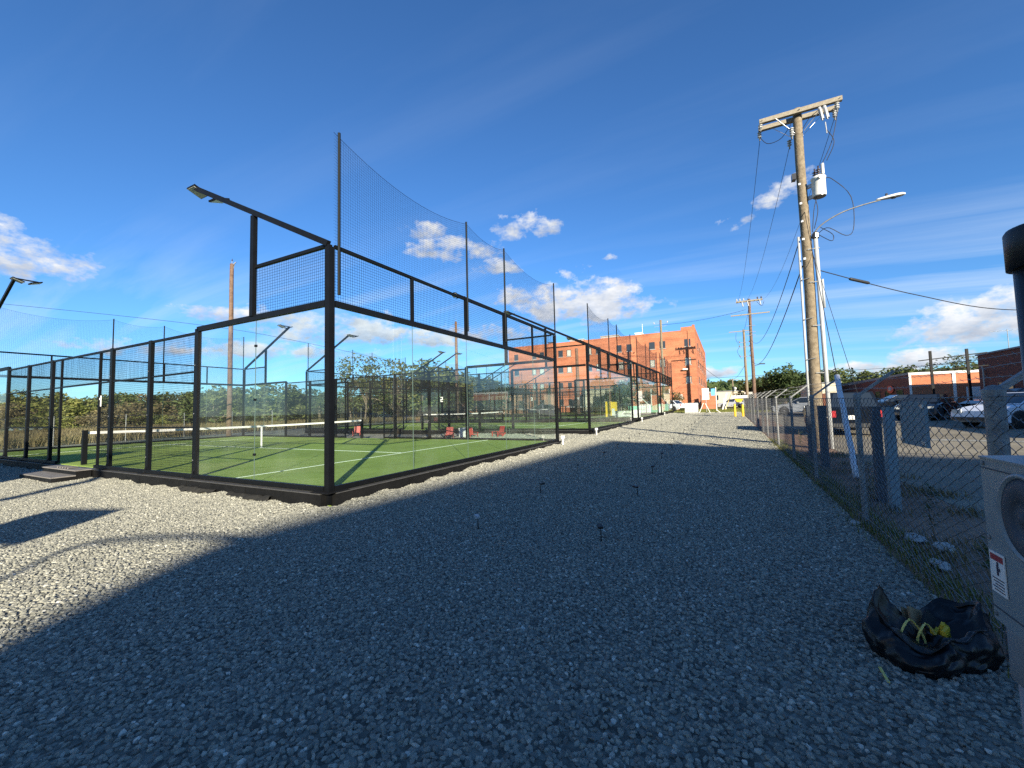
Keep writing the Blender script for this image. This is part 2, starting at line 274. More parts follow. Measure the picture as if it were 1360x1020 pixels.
# ------------------------------------------------------------------ mesh building
BOXQ = np.array([[0, 1, 3, 2], [4, 6, 7, 5], [0, 4, 5, 1], [2, 3, 7, 6], [0, 2, 6, 4], [1, 5, 7, 3]])
class MB:
    def __init__(s): s.v = []; s.q = []; s.t = []; s.n = 0
    def add(s, v, q=None, t=None):
        v = np.asarray(v, float).reshape(-1, 3)
        if q is not None and len(q): s.q.append(np.asarray(q) + s.n)
        if t is not None and len(t): s.t.append(np.asarray(t) + s.n)
        s.v.append(v); s.n += len(v); return s
    def box(s, x0, x1, y0, y1, z0, z1):
        return s.add([(x, y, z) for x in (x0, x1) for y in (y0, y1) for z in (z0, z1)], BOXQ)
    def obox(s, c, ax, ay, az):      # centre and three half-axis vectors
        c, ax, ay, az = map(lambda a: np.array(a, float), (c, ax, ay, az))
        return s.add([c + i*ax + j*ay + k*az for i in (-1, 1) for j in (-1, 1) for k in (-1, 1)], BOXQ)
    def bar(s, a, b, w, h=None, up=(0, 0, 1)):
        a, b = np.array(a, float), np.array(b, float); d = b - a; L = np.linalg.norm(d); d = d/L; h = h or w
        u = np.array(up, float)
        if abs(d @ u) > .95: u = np.array((1., 0, 0))
        sd = np.cross(d, u); sd /= np.linalg.norm(sd); u2 = np.cross(sd, d)
        return s.obox((a + b)/2, d*L/2, sd*w/2, u2*h/2)
    def tubes(s, P, r, k=3, caps=False):     # P: n paths x m points x 3 ; r scalar or (m,)
        P = np.asarray(P, float)
        if P.ndim == 2: P = P[None]
        n, m_, _ = P.shape
        d = np.empty_like(P); d[:, 1:-1] = P[:, 2:] - P[:, :-2]; d[:, 0] = P[:, 1] - P[:, 0]; d[:, -1] = P[:, -1] - P[:, -2]
        d /= np.linalg.norm(d, axis=2, keepdims=True) + 1e-12
        ref = np.where(np.abs(d[..., 2:3]) > .9, np.array([1., 0, 0]), np.array([0, 0, 1.]))
        a = np.cross(d, ref); a /= np.linalg.norm(a, axis=2, keepdims=True); b = np.cross(d, a)
        th = np.arange(k)*2*math.pi/k + .3; rr = np.broadcast_to(np.asarray(r, float), (m_,))[None, :, None, None]
        V = P[:, :, None, :] + rr*(np.cos(th)[None, None, :, None]*a[:, :, None, :] + np.sin(th)[None, None, :, None]*b[:, :, None, :])
        idx = np.arange(n*m_*k).reshape(n, m_, k); nx = np.roll(idx, -1, axis=2)
        Q = np.stack([idx[:, :-1], nx[:, :-1], nx[:, 1:], idx[:, 1:]], -1).reshape(-1, 4)
        T = []
        if caps:
            for i in range(n):
                for e, sgn in ((0, 1), (m_ - 1, -1)):
                    rg = idx[i, e]; rg = rg[::-1] if sgn > 0 else rg
                    T += [(rg[0], rg[j], rg[j + 1]) for j in range(1, k - 1)]
        return s.add(V.reshape(-1, 3), Q, T)
    def cyl(s, a, b, r, r2=None, k=16): return s.tubes(np.array([[a, b]], float), np.array([r, r if r2 is None else r2]), k, True)
    def lathe(s, c, prof, k=20, axis=(0, 0, 1)):       # prof: (radius, along)
        ax = np.array(axis, float); ax /= np.linalg.norm(ax); ref = np.array((1., 0, 0)) if abs(ax[2]) > .9 else np.array((0, 0, 1.))
        a = np.cross(ax, ref); a /= np.linalg.norm(a); b = np.cross(ax, a); th = np.arange(k)*2*math.pi/k
        V = [np.array(c) + ax*h + r*(math.cos(t)*a + math.sin(t)*b) for r, h in prof for t in th]
        Q = [(i*k + j, i*k + (j + 1) % k, (i + 1)*k + (j + 1) % k, (i + 1)*k + j) for i in range(len(prof) - 1) for j in range(k)]
        T = []
        if prof[0][0] > 1e-4: T += [(0, j + 1, j) for j in range(1, k - 1)]
        if prof[-1][0] > 1e-4: o = (len(prof) - 1)*k; T += [(o, o + j, o + j + 1) for j in range(1, k - 1)]
        return s.add(V, Q, T)
    def prism(s, poly, a, b):        # poly: 2D points -> 3D by a(p) and b(p)
        n = len(poly); V = [a(p) for p in poly] + [b(p) for p in poly]
        Q = [(i, (i + 1) % n, n + (i + 1) % n, n + i) for i in range(n)]
        T = [(0, i + 1, i) for i in range(1, n - 1)] + [(n, n + i, n + i + 1) for i in range(1, n - 1)]
        return s.add(V, Q, T)
    def mesh(s, name, smooth=False):
        V = np.concatenate(s.v); q = np.concatenate(s.q) if s.q else np.zeros((0, 4), int); t = np.concatenate(s.t) if s.t else np.zeros((0, 3), int)
        me = bpy.data.meshes.new(name); me.vertices.add(len(V)); me.vertices.foreach_set('co', V.astype(np.float32).ravel())
        me.loops.add(q.size + t.size); me.loops.foreach_set('vertex_index', np.concatenate([q.ravel(), t.ravel()]).astype(np.int32))
        me.polygons.add(len(q) + len(t)); st = np.concatenate([np.arange(len(q))*4, q.size + np.arange(len(t))*3]).astype(np.int32)
        me.polygons.foreach_set('loop_start', st)
        me.polygons.foreach_set('use_smooth', np.full(len(q) + len(t), smooth))
        me.update(calc_edges=True); me.validate(); return me
    def build(s, name, material, parent=None, smooth=False, loc=None, label=None, cat=None, group=None, kind=None):
        me = s.mesh(name, smooth); me.materials.append(M[material] if isinstance(material, str) else material)
        o = bpy.data.objects.new(name, me); col.objects.link(o)
        if parent: o.parent = parent
        if loc is not None: o.location = loc
        return tag(o, label, cat, group, kind)
def tag(o, label=None, cat=None, group=None, kind=None):
    if label: o['label'] = label
    if cat: o['category'] = cat
    if group: o['group'] = group
    if kind: o['kind'] = kind
    return o
def empty(name, loc, label, cat, group=None, rz=0):
    o = bpy.data.objects.new(name, None); col.objects.link(o); o.location = loc; o.rotation_euler = (0, 0, rz); o.empty_display_size = .2
    return tag(o, label, cat, group)
def inst(me, name, parent, loc=(0, 0, 0), rot=None, scale=None, label=None, cat=None, group=None, kind=None):
    o = bpy.data.objects.new(name, me); col.objects.link(o); o.parent = parent; o.location = loc
    if rot: o.rotation_euler = rot
    if scale: o.scale = scale
    return tag(o, label, cat, group, kind)
def kids(o): return list(o.children)
def copy_tree(o, parent=None):
    c = o.copy(); col.objects.link(c); c.parent = parent
    for ch in kids(o): copy_tree(ch, c)
    return c
def gz(x): return .0125*min(max(x, 0.0), 60.0)
# ------------------------------------------------------------------ ground sheets
def sheet(name, xs, y0, y1, off, material, ny=1, kind='structure'):
    b = MB(); xs = sorted(set(xs)); ys = np.linspace(y0, y1, ny + 1); V = [(x, y, gz(x) + off) for x in xs for y in ys]; k = ny + 1
    b.add(V, [(i*k + j, (i + 1)*k + j, (i + 1)*k + j + 1, i*k + j + 1) for i in range(len(xs) - 1) for j in range(ny)])
    return b.build(name, material, kind=kind)
XB = [-1500, -30, 0, 60, 1500]
sheet('ground', XB, -1500, 1500, -.016, 'grassland')
sheet('gravel_yard', [-30, 0, 44.5], -7.02, 40, -.004, 'gravel')
sheet('dirt_strip', [-30, 0, 40], -8.35, -7.021, -.008, 'dirt')
sheet('parking_lot', [-30, 0, 60, 70], -60, -8.351, -.004, 'asphalt')
sheet('lawn', [44.6, 60, 63], -14, 12, -.008, 'lawn')
sheet('road', [67, 82], -60, -2.2, -.004, 'asphalt')
MB().box(44.5, 44.6, -7, 1.5, .52, .62).build('kerb_edging', 'concrete', kind='structure')

# crushed stone instanced with geometry nodes: real stones near the camera
def relief(x, y):
    h = .012 + .010*np.sin(x*1.9 + 1.3*np.sin(y*1.1)) * np.sin(y*2.3 + x*.4) + .006*np.sin(x*5.1 + y*3.7)*np.sin(y*6.3 - x*1.1)
    h = h*np.clip((-.1 - y + 20*(x < -.16))/.6, .3, 1)
    nz = .55 + .30*np.sin(x*2.7 + y*2.1)*np.sin(x*1.1 - y*.7) + .25*np.sin(x*9.1 + y*8.3)
    d = np.where(x < -.16, np.where(y < -.16, np.hypot(x + .16, y + .16), -.16 - x), -.16 - y)
    return np.maximum(h, .002) + .085*np.clip(1 - d/.42, 0, 1)**1.4*np.clip(nz, .12, 1.2)
def stone_field(name, poly_quads, density, size, seed, step=.35):
    b = MB()
    for (x0, x1, y0, y1) in poly_quads:
        nx, ny = max(2, int((x1 - x0)/step)), max(2, int((y1 - y0)/step)); X, Y = np.meshgrid(np.linspace(x0, x1, nx), np.linspace(y0, y1, ny), indexing='ij')
        Z = relief(X, Y) + .0125*np.clip(X, 0, 60); i = np.arange(nx*ny).reshape(nx, ny)
        b.add(np.stack([X, Y, Z], -1).reshape(-1, 3), np.stack([i[:-1, :-1], i[1:, :-1], i[1:, 1:], i[:-1, 1:]], -1).reshape(-1, 4))
    o = b.build(name, 'gravel', smooth=True, kind='stuff', label='loose grey crushed stone covering the yard', cat='gravel')
    ng = bpy.data.node_groups.new(name, 'GeometryNodeTree'); ng.interface.new_socket('Geometry', in_out='INPUT', socket_type='NodeSocketGeometry'); ng.interface.new_socket('Geometry', in_out='OUTPUT', socket_type='NodeSocketGeometry')
    N = ng.nodes; L = ng.links; gi = N.new('NodeGroupInput'); go = N.new('NodeGroupOutput')
    dp = N.new('GeometryNodeDistributePointsOnFaces'); dp.inputs['Density'].default_value = density; dp.inputs['Seed'].default_value = seed; L.new(gi.outputs[0], dp.inputs[0])
    g2i = N.new('GeometryNodeGeometryToInstance')
    for k in range(6):
        ic = N.new('GeometryNodeMeshIcoSphere'); ic.inputs['Radius'].default_value = 1; ic.inputs['Subdivisions'].default_value = 1
        sp = N.new('GeometryNodeSetPosition'); L.new(ic.outputs[0], sp.inputs[0])
        nz = N.new('ShaderNodeTexNoise'); nz.noise_dimensions = '4D'; nz.inputs['W'].default_value = k*3.7; nz.inputs['Scale'].default_value = 1.1
        sub = N.new('ShaderNodeVectorMath'); sub.operation = 'SUBTRACT'; L.new(nz.outputs['Color'], sub.inputs[0]); sub.inputs[1].default_value = (.5, .5, .5)
        scl = N.new('ShaderNodeVectorMath'); scl.operation = 'SCALE'; scl.inputs['Scale'].default_value = 1.5; L.new(sub.outputs[0], scl.inputs[0]); L.new(scl.outputs[0], sp.inputs['Offset'])
        L.new(sp.outputs[0], g2i.inputs[0])
    ip = N.new('GeometryNodeInstanceOnPoints'); L.new(dp.outputs['Points'], ip.inputs['Points']); L.new(g2i.outputs[0], ip.inputs['Instance']); ip.inputs['Pick Instance'].default_value = True
    def rnd(t, lo, hi, sd):
        r = N.new('FunctionNodeRandomValue'); r.data_type = t; r.inputs['Seed'].default_value = sd
        if t == 'FLOAT_VECTOR': r.inputs[0].default_value = lo; r.inputs[1].default_value = hi; return r.outputs[0]
        r.inputs[2].default_value = lo; r.inputs[3].default_value = hi; return r.outputs[1]
    e2r = N.new('FunctionNodeEulerToRotation'); L.new(rnd('FLOAT_VECTOR', (-.5, -.5, 0), (.5, .5, 6.28), 3), e2r.inputs[0]); L.new(e2r.outputs[0], ip.inputs['Rotation'])
    L.new(rnd('FLOAT_VECTOR', (size*.65, size*.5, size*.42), (size*1.2, size*.95, size*.8), 4), ip.inputs['Scale'])
    sm = N.new('GeometryNodeSetMaterial'); sm.inputs['Material'].default_value = M['crushed']; L.new(ip.outputs[0], sm.inputs[0]); jn = N.new('GeometryNodeJoinGeometry'); L.new(gi.outputs[0], jn.inputs[0]); L.new(sm.outputs[0], jn.inputs[0]); L.new(jn.outputs[0], go.inputs[0])
    md = o.modifiers.new('stones', 'NODES'); md.node_group = ng; return o
stone_field('gravel', [(-4.6, 3.0, -7.0, -.16), (-4.6, -.16, -.16, 9)], 1500, .0185, 1, .09)
stone_field('gravel', [(3.0, 12.0, -7.0, -.16), (-4.6, -.16, 9, 20)], 900, .0235, 2, .12)
stone_field('gravel', [(12.0, 26.0, -7.0, -.16), (10.2, 14.0, -.16, 8)], 520, .034, 3, .25)
stone_field('gravel', [(26.0, 44.4, -7.0, -.16)], 300, .044, 4, .4)

# ------------------------------------------------------------------ padel court
WID, LEN, KZ = 10.0, 20.0, .25
def mesh_panel(b, o, u, w_, z0, z1, step=.05, r=.0029):
    # o: origin (x,y), u: unit (dx,dy) ; vertical and horizontal wires
    n = int(round(w_/step)); t = (np.arange(n) + .5)*step
    P = np.zeros((n, 2, 3)); P[:, :, 0] = (o[0] + u[0]*t)[:, None]; P[:, :, 1] = (o[1] + u[1]*t)[:, None]; P[:, 0, 2] = z0; P[:, 1, 2] = z1
    b.tubes(P, r, 3)
    k = int(round((z1 - z0)/step)); z = z0 + (np.arange(k) + .5)*step
    P = np.zeros((k, 2, 3)); P[:, 0, :2] = o; P[:, 1, 0] = o[0] + u[0]*w_; P[:, 1, 1] = o[1] + u[1]*w_; P[:, :, 2] = z[:, None]
    P[..., :2] += np.array([u[1], -u[0]])*.005
    b.tubes(P, r, 3)
def build_court(number):
    root = empty('padel_court', (0, 0, 0), 'x', 'padel court', 'glass padel courts in a row')
    b = MB(); b.box(-.02, WID + .02, -.02, LEN + .02, .0, KZ); turf = b.build('turf', 'turf', root)
    for args in ((.0, WID, 3.0, 3.05), (.0, WID, 16.95, 17.0), (4.975, 5.025, 3.05, 16.95)):
        MB().box(*args, KZ + .001, KZ + .006).build('court_line', 'line', root)
    # perimeter kerb beams in 2 m lengths with a thin pale top flange
    me_cache = {}
    def kerb(x0, x1, y0, y1):
        d = .008
        if x1 - x0 > y1 - y0: b = MB().box(x0 + d, x1 - d, y0, y1, .02, KZ - .03); f = MB().box(x0 + d/2, x1 - d/2, y0 - .022, y1, KZ - .03, KZ - .014)
        else: b = MB().box(x0, x1, y0 + d, y1 - d, .02, KZ - .03); f = MB().box(x0 - .022, x1 + .0, y0 + d/2, y1 - d/2, KZ - .03, KZ - .014)
        f.build('kerb_flange', 'flange', b.build('kerb_beam', 'kerb', root))
    for i in range(5):
        kerb(2*i, 2*i + 2, -.15, -.022); kerb(2*i, 2*i + 2, LEN + .022, LEN + .15)
    for i in range(10):
        kerb(-.15, -.022, 2*i, 2*i + 2); kerb(WID + .022, WID + .15, 2*i, 2*i + 2)
    def sill(x0, x1, y0, y1): MB().box(x0, x1, y0, y1, KZ, KZ + .075).build('sill_rail', 'frame', root)
    sill(0.06, WID - .06, -.075, -.015); sill(.06, WID - .06, LEN + .015, LEN + .075)
    for x in (-.075, WID + .015):
        for (a, c) in ((.06, 8.7), (11.3, LEN - .06)): sill(x, x + .06, a, c)
    # posts
    def post(x, y, z1, w=.08, d=.08, z0=KZ - .012): return MB().box(x - w/2, x + w/2, y - d/2, y + d/2, z0, z1).build('post', 'frame', root)
    T3, T4 = KZ + 3.0, KZ + 4.0
    for x in (0, WID):
        sx = -1 if x == 0 else 1
        for y in (0, LEN):
            sy = -1 if y == 0 else 1
            # doubled corner post
            MB().box(x + sx*.005, x + sx*.065, y + sy*.012, y + sy*.065, .05, T4).build('corner_post', 'frame', root)
            MB().box(x - sx*.05, x + sx*.002, y + sy*.016, y + sy*.058, KZ, T4 - .02).box(x + sx*.012, x + sx*.058, y - sy*.05, y + sy*.01, KZ, T4 - .02).build('corner_post', 'frame', root)
            MB().box(x + min(0, sx*.17), x + max(0, sx*.17), y + min(-sy*.24, sy*.17), y + max(-sy*.24, sy*.17), KZ - .012, KZ).box(x - sx*.26, x + sx*.0, y + min(0, sy*.17), y + max(0, sy*.17), KZ - .0125, KZ - .0005).build('base_plate', 'kerb', root)
            # raised side mesh frame: post at 2 m and the floodlight beam
            yy = y - sy*2.08
            MB().box(x + sx*.02 - .04, x + sx*.02 + .04, yy - .05, yy + .05, T3 + .08, 5.26).build('post', 'frame', root)
            a = (x + sx*.03, y, T4 + .03); e = (x + sx*.03, y - sy*4.17, T4 + .03 + 4.17*.5)
            arm = MB().bar(a, e, .07, .10).build('floodlight_arm', 'frame', root)
            hx, hy, hz = e
            hd = MB()
            hd.bar((hx + sx*.05, hy, hz + .03), (hx - sx*.62, hy, hz + .03), .04, .04)
            head = hd.build('lamp_bracket', 'frame', arm)
            for s2 in (-1, 1):
                tlt = .35*s2
                c = np.array((hx - sx*.27 + s2*.21, hy - sy*.04, hz - .03)); ax = np.array((.15*math.cos(tlt), 0, .15*math.sin(tlt))); az = np.array((-math.sin(tlt)*.03, 0, math.cos(tlt)*.03))
                MB().obox(c, ax, (0, .15, 0), az*.6).build('lamp_head', 'frame', arm)
                MB().obox(c - az*.85, ax*.9, (0, .13, 0), az*.1).build('lamp_lens', 'led', arm)
        # side wall: 0-4 glass, 4-16 mesh
        for y in (4, 6, 8, 12, 14, 16):
            post(x, y, T3 + (.01 if y not in (4, 16) else .06), .07, .13)
            sg = -1 if x == 0 else 1
            MB().box(x + min(sg*.045, sg*.16), x + max(sg*.045, sg*.16), y - .09, y + .09, KZ - .012, KZ + .012).add([(x + sg*.14, y - .02, .06), (x + sg*.14, y + .02, .06), (x + sg*.05, y - .02, KZ + .14), (x + sg*.05, y + .02, KZ + .14), (x + sg*.05, y - .02, .06), (x + sg*.05, y + .02, .06)], [(0, 1, 3, 2), (0, 2, 4, 4), (1, 5, 3, 3)][:1], [(0, 2, 4), (1, 5, 3)]).build('base_plate', 'kerb', root)
        sg = -1 if x == 0 else 1
        for y in (4, 6, 8, 12, 14, 16):
            for z in (.35, 1.3, 2.3): MB().cyl((x + sg*.034, y + .03, KZ + z), (x + sg*.044, y + .03, KZ + z), .011, k=6).build('bolt', 'steel', root)
        for y in (2, 18):
            for z in (.5, 1.5, 2.5): MB().box(x - .016, x + .016, y - .025, y + .025, KZ + z, KZ + z + .04).build('glass_clamp', 'frame', root)
        for y in (8.7, 11.3): post(x, y, T3, .05, .05, KZ)
        def rail(y0, y1, z, h=.05, w=.05): MB().box(x - w/2, x + w/2, y0, y1, z, z + h).build('rail', 'frame', root)
        for (a, c) in ((0.09, 4), (16, LEN - .09)):
            rail(a, c, T3, .10, .07)
        rail(4.07, 15.93, T3 - .05, .05, .046)
        for (a, c) in ((4.07, 5.93), (6.07, 7.93), (12.07, 13.93), (14.07, 15.93), (8.07, 8.675), (11.325, 11.93)):
            rail(a, c, KZ + 1.0, .035, .04); rail(a, c, KZ + 2.15, .035, .04)
        rail(8.725, 11.275, KZ + 2.15, .045, .04)
        for (a, c) in ((.1, 2.03), (LEN - 2.03, LEN - .1)): rail(a, c, T4 - .01, .055, .05)
        for (a, ln, z0, z1) in ((4.07, 1.86, KZ + .08, T3 - .05), (6.07, 1.86, KZ + .08, T3 - .05), (8.07, .6, KZ + .08, T3 - .05), (8.73, 2.55, KZ + 2.2, T3 - .05), (11.33, .6, KZ + .08, T3 - .05), (12.07, 1.86, KZ + .08, T3 - .05), (14.07, 1.86, KZ + .08, T3 - .05), (.1, 1.93, T3 + .10, T4 - .01), (LEN - 2.03, 1.93, T3 + .10, T4 - .01)):
            b = MB(); mesh_panel(b, (x, a), (0, 1), ln, z0, z1); b.build('wire_mesh', 'wire', root, kind='stuff')
        for (a) in (0, 2, 16, 18):
            MB().box(x - .006, x + .006, a + (.09 if a == 0 else .004), a + 2 - (.09 if a == 18 else .004), KZ + .075, T3 - .001).build('glass_pane', 'glass', root)
            if a in (0, 16): MB().box(x - .0065, x + .0065, a + 1.997, a + 2.003, KZ + .076, T3 - .002).build('glass_joint', 'glass_edge', root)
    for y in (0, LEN):
        sy = -1 if y == 0 else 1
        MB().box(.09, WID - .09, y - .035, y + .035, T3, T3 + .10).build('rail', 'frame', root)
        MB().box(.09, WID - .09, y - .025, y + .025, T4 - .01, T4 + .045).build('rail', 'frame', root)
        for x in (2, 4, 6, 8): MB().box(x - (.04 if x in (4, 6) else .025), x + (.04 if x in (4, 6) else .025), y - .03, y + .03, T3 + .10, T4 - .01).build('post', 'frame', root)
        for i in range(5):
            MB().box(2*i + (.09 if i == 0 else .004), 2*i + 2 - (.09 if i == 4 else .004), y - .006, y + .006, KZ + .075, T3 - .001).build('glass_pane', 'glass', root)
            if i: MB().box(2*i - .003, 2*i + .003, y - .0065, y + .0065, KZ + .076, T3 - .002).build('glass_joint', 'glass_edge', root)
            b = MB(); mesh_panel(b, (2*i + .04, y), (1, 0), 1.92, T3 + .10, T4 - .01); b.build('wire_mesh', 'wire', root, kind='stuff')
        # ball stop net on tall poles, top edge sagging between poles
        pl = [0.02, 4, 6, WID - .02]; z1 = KZ + 5.95
        for x in pl: MB().cyl((x + (.11 if x < 1 else -.0), y + sy*.06, T3 + .2), (x + (.11 if x < 1 else 0), y + sy*.06, z1 + .05), .025, k=8).build('net_pole', 'wire', root)
        def sag(x):
            for a, c in zip(pl[:-1], pl[1:]):
                if a <= x <= c: t = (x - a)/(c - a); return z1 - 4*t*(1 - t)*(c - a)*.075
            return z1
        st = .05; xs = np.arange(pl[0] + st, pl[-1], st); zs = np.array([sag(x) for x in xs]); zb = T4 + .05
        b = MB(); P = np.zeros((len(xs), 2, 3)); P[:, :, 0] = xs[:, None]; P[:, :, 1] = y + sy*.06; P[:, 0, 2] = zb; P[:, 1, 2] = zs; b.tubes(P, .0016, 3)
        gx = np.linspace(pl[0], pl[-1], 41); gs = np.array([sag(x) for x in gx]); nr = 36
        P = np.zeros((nr, 41, 3)); P[:, :, 0] = gx; P[:, :, 1] = y + sy*.062; fr = np.linspace(0, 1, nr)[:, None]; P[:, :, 2] = zb + fr*(gs[None, :] - zb); b.tubes(P, .0016, 3)
        b.build('stop_net', 'net', root, kind='stuff')
        b = MB(); b.tubes(np.stack([gx, np.full(41, y + sy*.06), gs], 1), .004, 4); b.build('net_cord', 'net', root)
    return root
DIG = {1: ['.#.', '##.', '.#.', '.#.', '.#.'], 2: ['###', '..#', '###', '#..', '###'], 3: ['###', '..#', '###', '..#', '###'], 4: ['#.#', '#.#', '###', '..#', '..#']}
COURTX = [0, 14.2, 26.3, 38.4]
LAB = ['nearest padel court with black frame, its corner closest to the gravel path', 'second padel court from the front, one gravel gap behind the nearest one', 'third padel court along the path, just before the yellow pads and white boards', 'farthest padel court, ending close to the tall orange brick building']
court0 = build_court(1); courts = [court0]
for i, X in enumerate(COURTX):
    c = court0 if i == 0 else copy_tree(court0)
    c.location = (X, 0, gz(X)); c['label'] = LAB[i]; courts.append(c)
for i, X in enumerate(COURTX):
    c = courts[i + 1] if i else court0
    for yy in (8.44,):
        b = MB(); s = .055
        for r_, row in enumerate(DIG[i + 1]):
            for k_, ch in enumerate(row):
                if ch == '#': b.box(-.062, -.055, yy - (k_ - 1)*s - s/2, yy - (k_ - 1)*s + s/2, 2.08 - r_*s - s, 2.08 - r_*s)
        b.build('court_number', 'white', c)
# tennis nets
def build_net():
    t = empty('court_net', (0, 0, 0), 'x', 'net', 'nets across the padel courts')
    for x in (.14, WID - .14): MB().box(x - .05, x + .05, -.05, .05, KZ, KZ + .94).build('net_post', 'frame', t)
    xs = np.linspace(.19, WID - .19, 21); dip = lambda x: KZ + .90 - .05*(1 - ((x - 5)/4.8)**2)
    b = MB(); zt = np.array([dip(x) for x in xs])
    for i in range(20): b.add([(xs[i], -.01, zt[i] - .07), (xs[i+1], -.01, zt[i+1] - .07), (xs[i+1], -.01, zt[i+1]), (xs[i], -.01, zt[i]), (xs[i], .01, zt[i] - .07), (xs[i+1], .01, zt[i+1] - .07), (xs[i+1], .01, zt[i+1]), (xs[i], .01, zt[i])], [(0, 1, 2, 3), (5, 4, 7, 6), (3, 2, 6, 7), (1, 0, 4, 5)])
    b.build('net_band', 'band', t)
    b = MB(); vx = np.arange(.22, WID - .2, .045); P = np.zeros((len(vx), 2, 3)); P[:, :, 0] = vx[:, None]; P[:, 0, 2] = KZ + .03; P[:, 1, 2] = [dip(x) - .07 for x in vx]; b.tubes(P, .0016)
    P = np.zeros((18, 21, 3)); P[:, :, 0] = xs; P[:, :, 2] = KZ + .03 + np.linspace(0, 1, 18)[:, None]*(zt - .07 - KZ - .03)[None, :]; b.tubes(P, .0016)
    b.build('net_mesh', 'net', t, kind='stuff')
    MB().box(4.975, 5.025, -.015, .015, KZ + .01, dip(5) - .07).build('centre_strap', 'band', t)
    return t
NL = ['low net with white top band across the nearest court', 'low net with white top band across the second court from the front', 'low net with white top band across the third court', 'low net with white top band across the farthest court']
net0 = build_net()
for i, X in enumerate(COURTX):
    c = net0 if i == 0 else copy_tree(net0); c.location = (X, 10, gz(X)); c['label'] = NL[i]

# entrance steps
st = empty('entrance_steps', (0, 9.6, 0), 'two low grey topped black steps at the gate of the nearest court', 'steps')
MB().box(-.86, -.45, -1.12, 1.1, 0, .11).build('step_riser', 'kerb', st); MB().box(-.88, -.452, -1.14, 1.12, .11, .135).build('step_tread', 'step', st)
MB().box(-.45, -.172, -1.12, 1.1, 0, .225).build('step_riser', 'kerb', st); MB().box(-.47, -.172, -1.14, 1.12, .225, .25).build('step_tread', 'step', st)
mt_ = MB(); 
for i in range(5): mt_.tubes([[(-.42, -.5 + .17*i, .268), (-.22, -.42 + .17*i, .268)]], .018, 6, True)
mt_.build('rolled_mat', 'step', label='crumpled grey rolled mat lying on the upper entrance step', cat='mat')
bpy.data.objects['rolled_mat'].location = (0, 9.6, 0)

# red lounge chairs and small cooler between the first two courts
def lounge(x, y, rz, label):
    t = empty('lounge_chair', (x, y, gz(x)), label, 'chair', 'red lounge chairs between the courts', rz); t.scale = (.6, .6, .56)
    MB().obox((0, 0, .30), (.30, 0, .05), (0, .28, 0), (-.006, 0, .02)).build('seat', 'red', t)
    for k in range(5): MB().obox((-.42, -.22 + .11*k, .62), (-.10, 0, .34), (0, .048, 0), (.012, 0, .003)).build('back_slat', 'red', t)
    for s_ in (-1, 1):
        MB().box(-.35, .35, s_*.33 - .05, s_*.33 + .05, .50, .53).build('armrest', 'red', t)
        MB().box(.24, .32, s_*.33 - .02, s_*.33 + .02, 0, .50).build('leg', 'red', t); MB().obox((-.28, s_*.3, .2), (.25, 0, -.2), (0, .02, 0), (.03, 0, .04)).build('leg', 'red', t)
lounge(11.9, 5.0, rad(-120), 'bright red slatted chair on the gravel nearer the path, between the first two courts')
lounge(11.6, 6.1, rad(-150), 'red slatted chair beside the white cooler, between the first two courts')
lounge(12.4, 3.9, rad(160), 'faded red chair closest to the path between the first two courts')
lounge(12.6, 13.4, rad(-140), 'small red chair seen beyond the net post of the nearest court')
b = MB().box(-.3, .3, -.2, .2, 0, .42).build('cooler_body', 'white'); cl = empty('cooler', (12.2, 5.55, gz(12)), 'white cooler box standing beside the red chairs', 'cooler'); b.parent = cl
MB().box(-.31, .31, -.21, .21, .42, .48).build('cooler_lid', 'white', cl)

for k, (x0, y0, dx, dy, lb_f) in enumerate([(-.17, 1.2, 0, 1, 'torn dark ground fabric showing under the kerb left of the near corner post'), (-.17, 2.9, 0, 1, 'crumpled dark ground fabric under the kerb by the second post')]):
    r_ = np.random.default_rng(k + 40); n = 16; V = []
    for i in range(n):
        t = i/(n - 1); ww = .06 + .07*math.sin(t*math.pi) + r_.uniform(-.04, .05)
        V += [(x0, y0 + t*1.25, .10 + r_.uniform(-.01, .02)), (x0 - ww*.5, y0 + t*1.25, .095 + r_.uniform(-.02, .03)), (x0 - ww, y0 + t*1.25, .05 + r_.uniform(-.02, .02))]
    Q = [(3*i + j, 3*i + j + 1, 3*i + j + 4, 3*i + j + 3) for i in range(n - 1) for j in range(2)]
    o = MB().add(V, Q).build('ground_fabric', mat('dark_ground_fabric', (.018, .018, .017), .9, 0, .2, .3, 30), label=lb_f, cat='fabric'); md = o.modifiers.new('thickness', 'SOLIDIFY'); md.thickness = .004
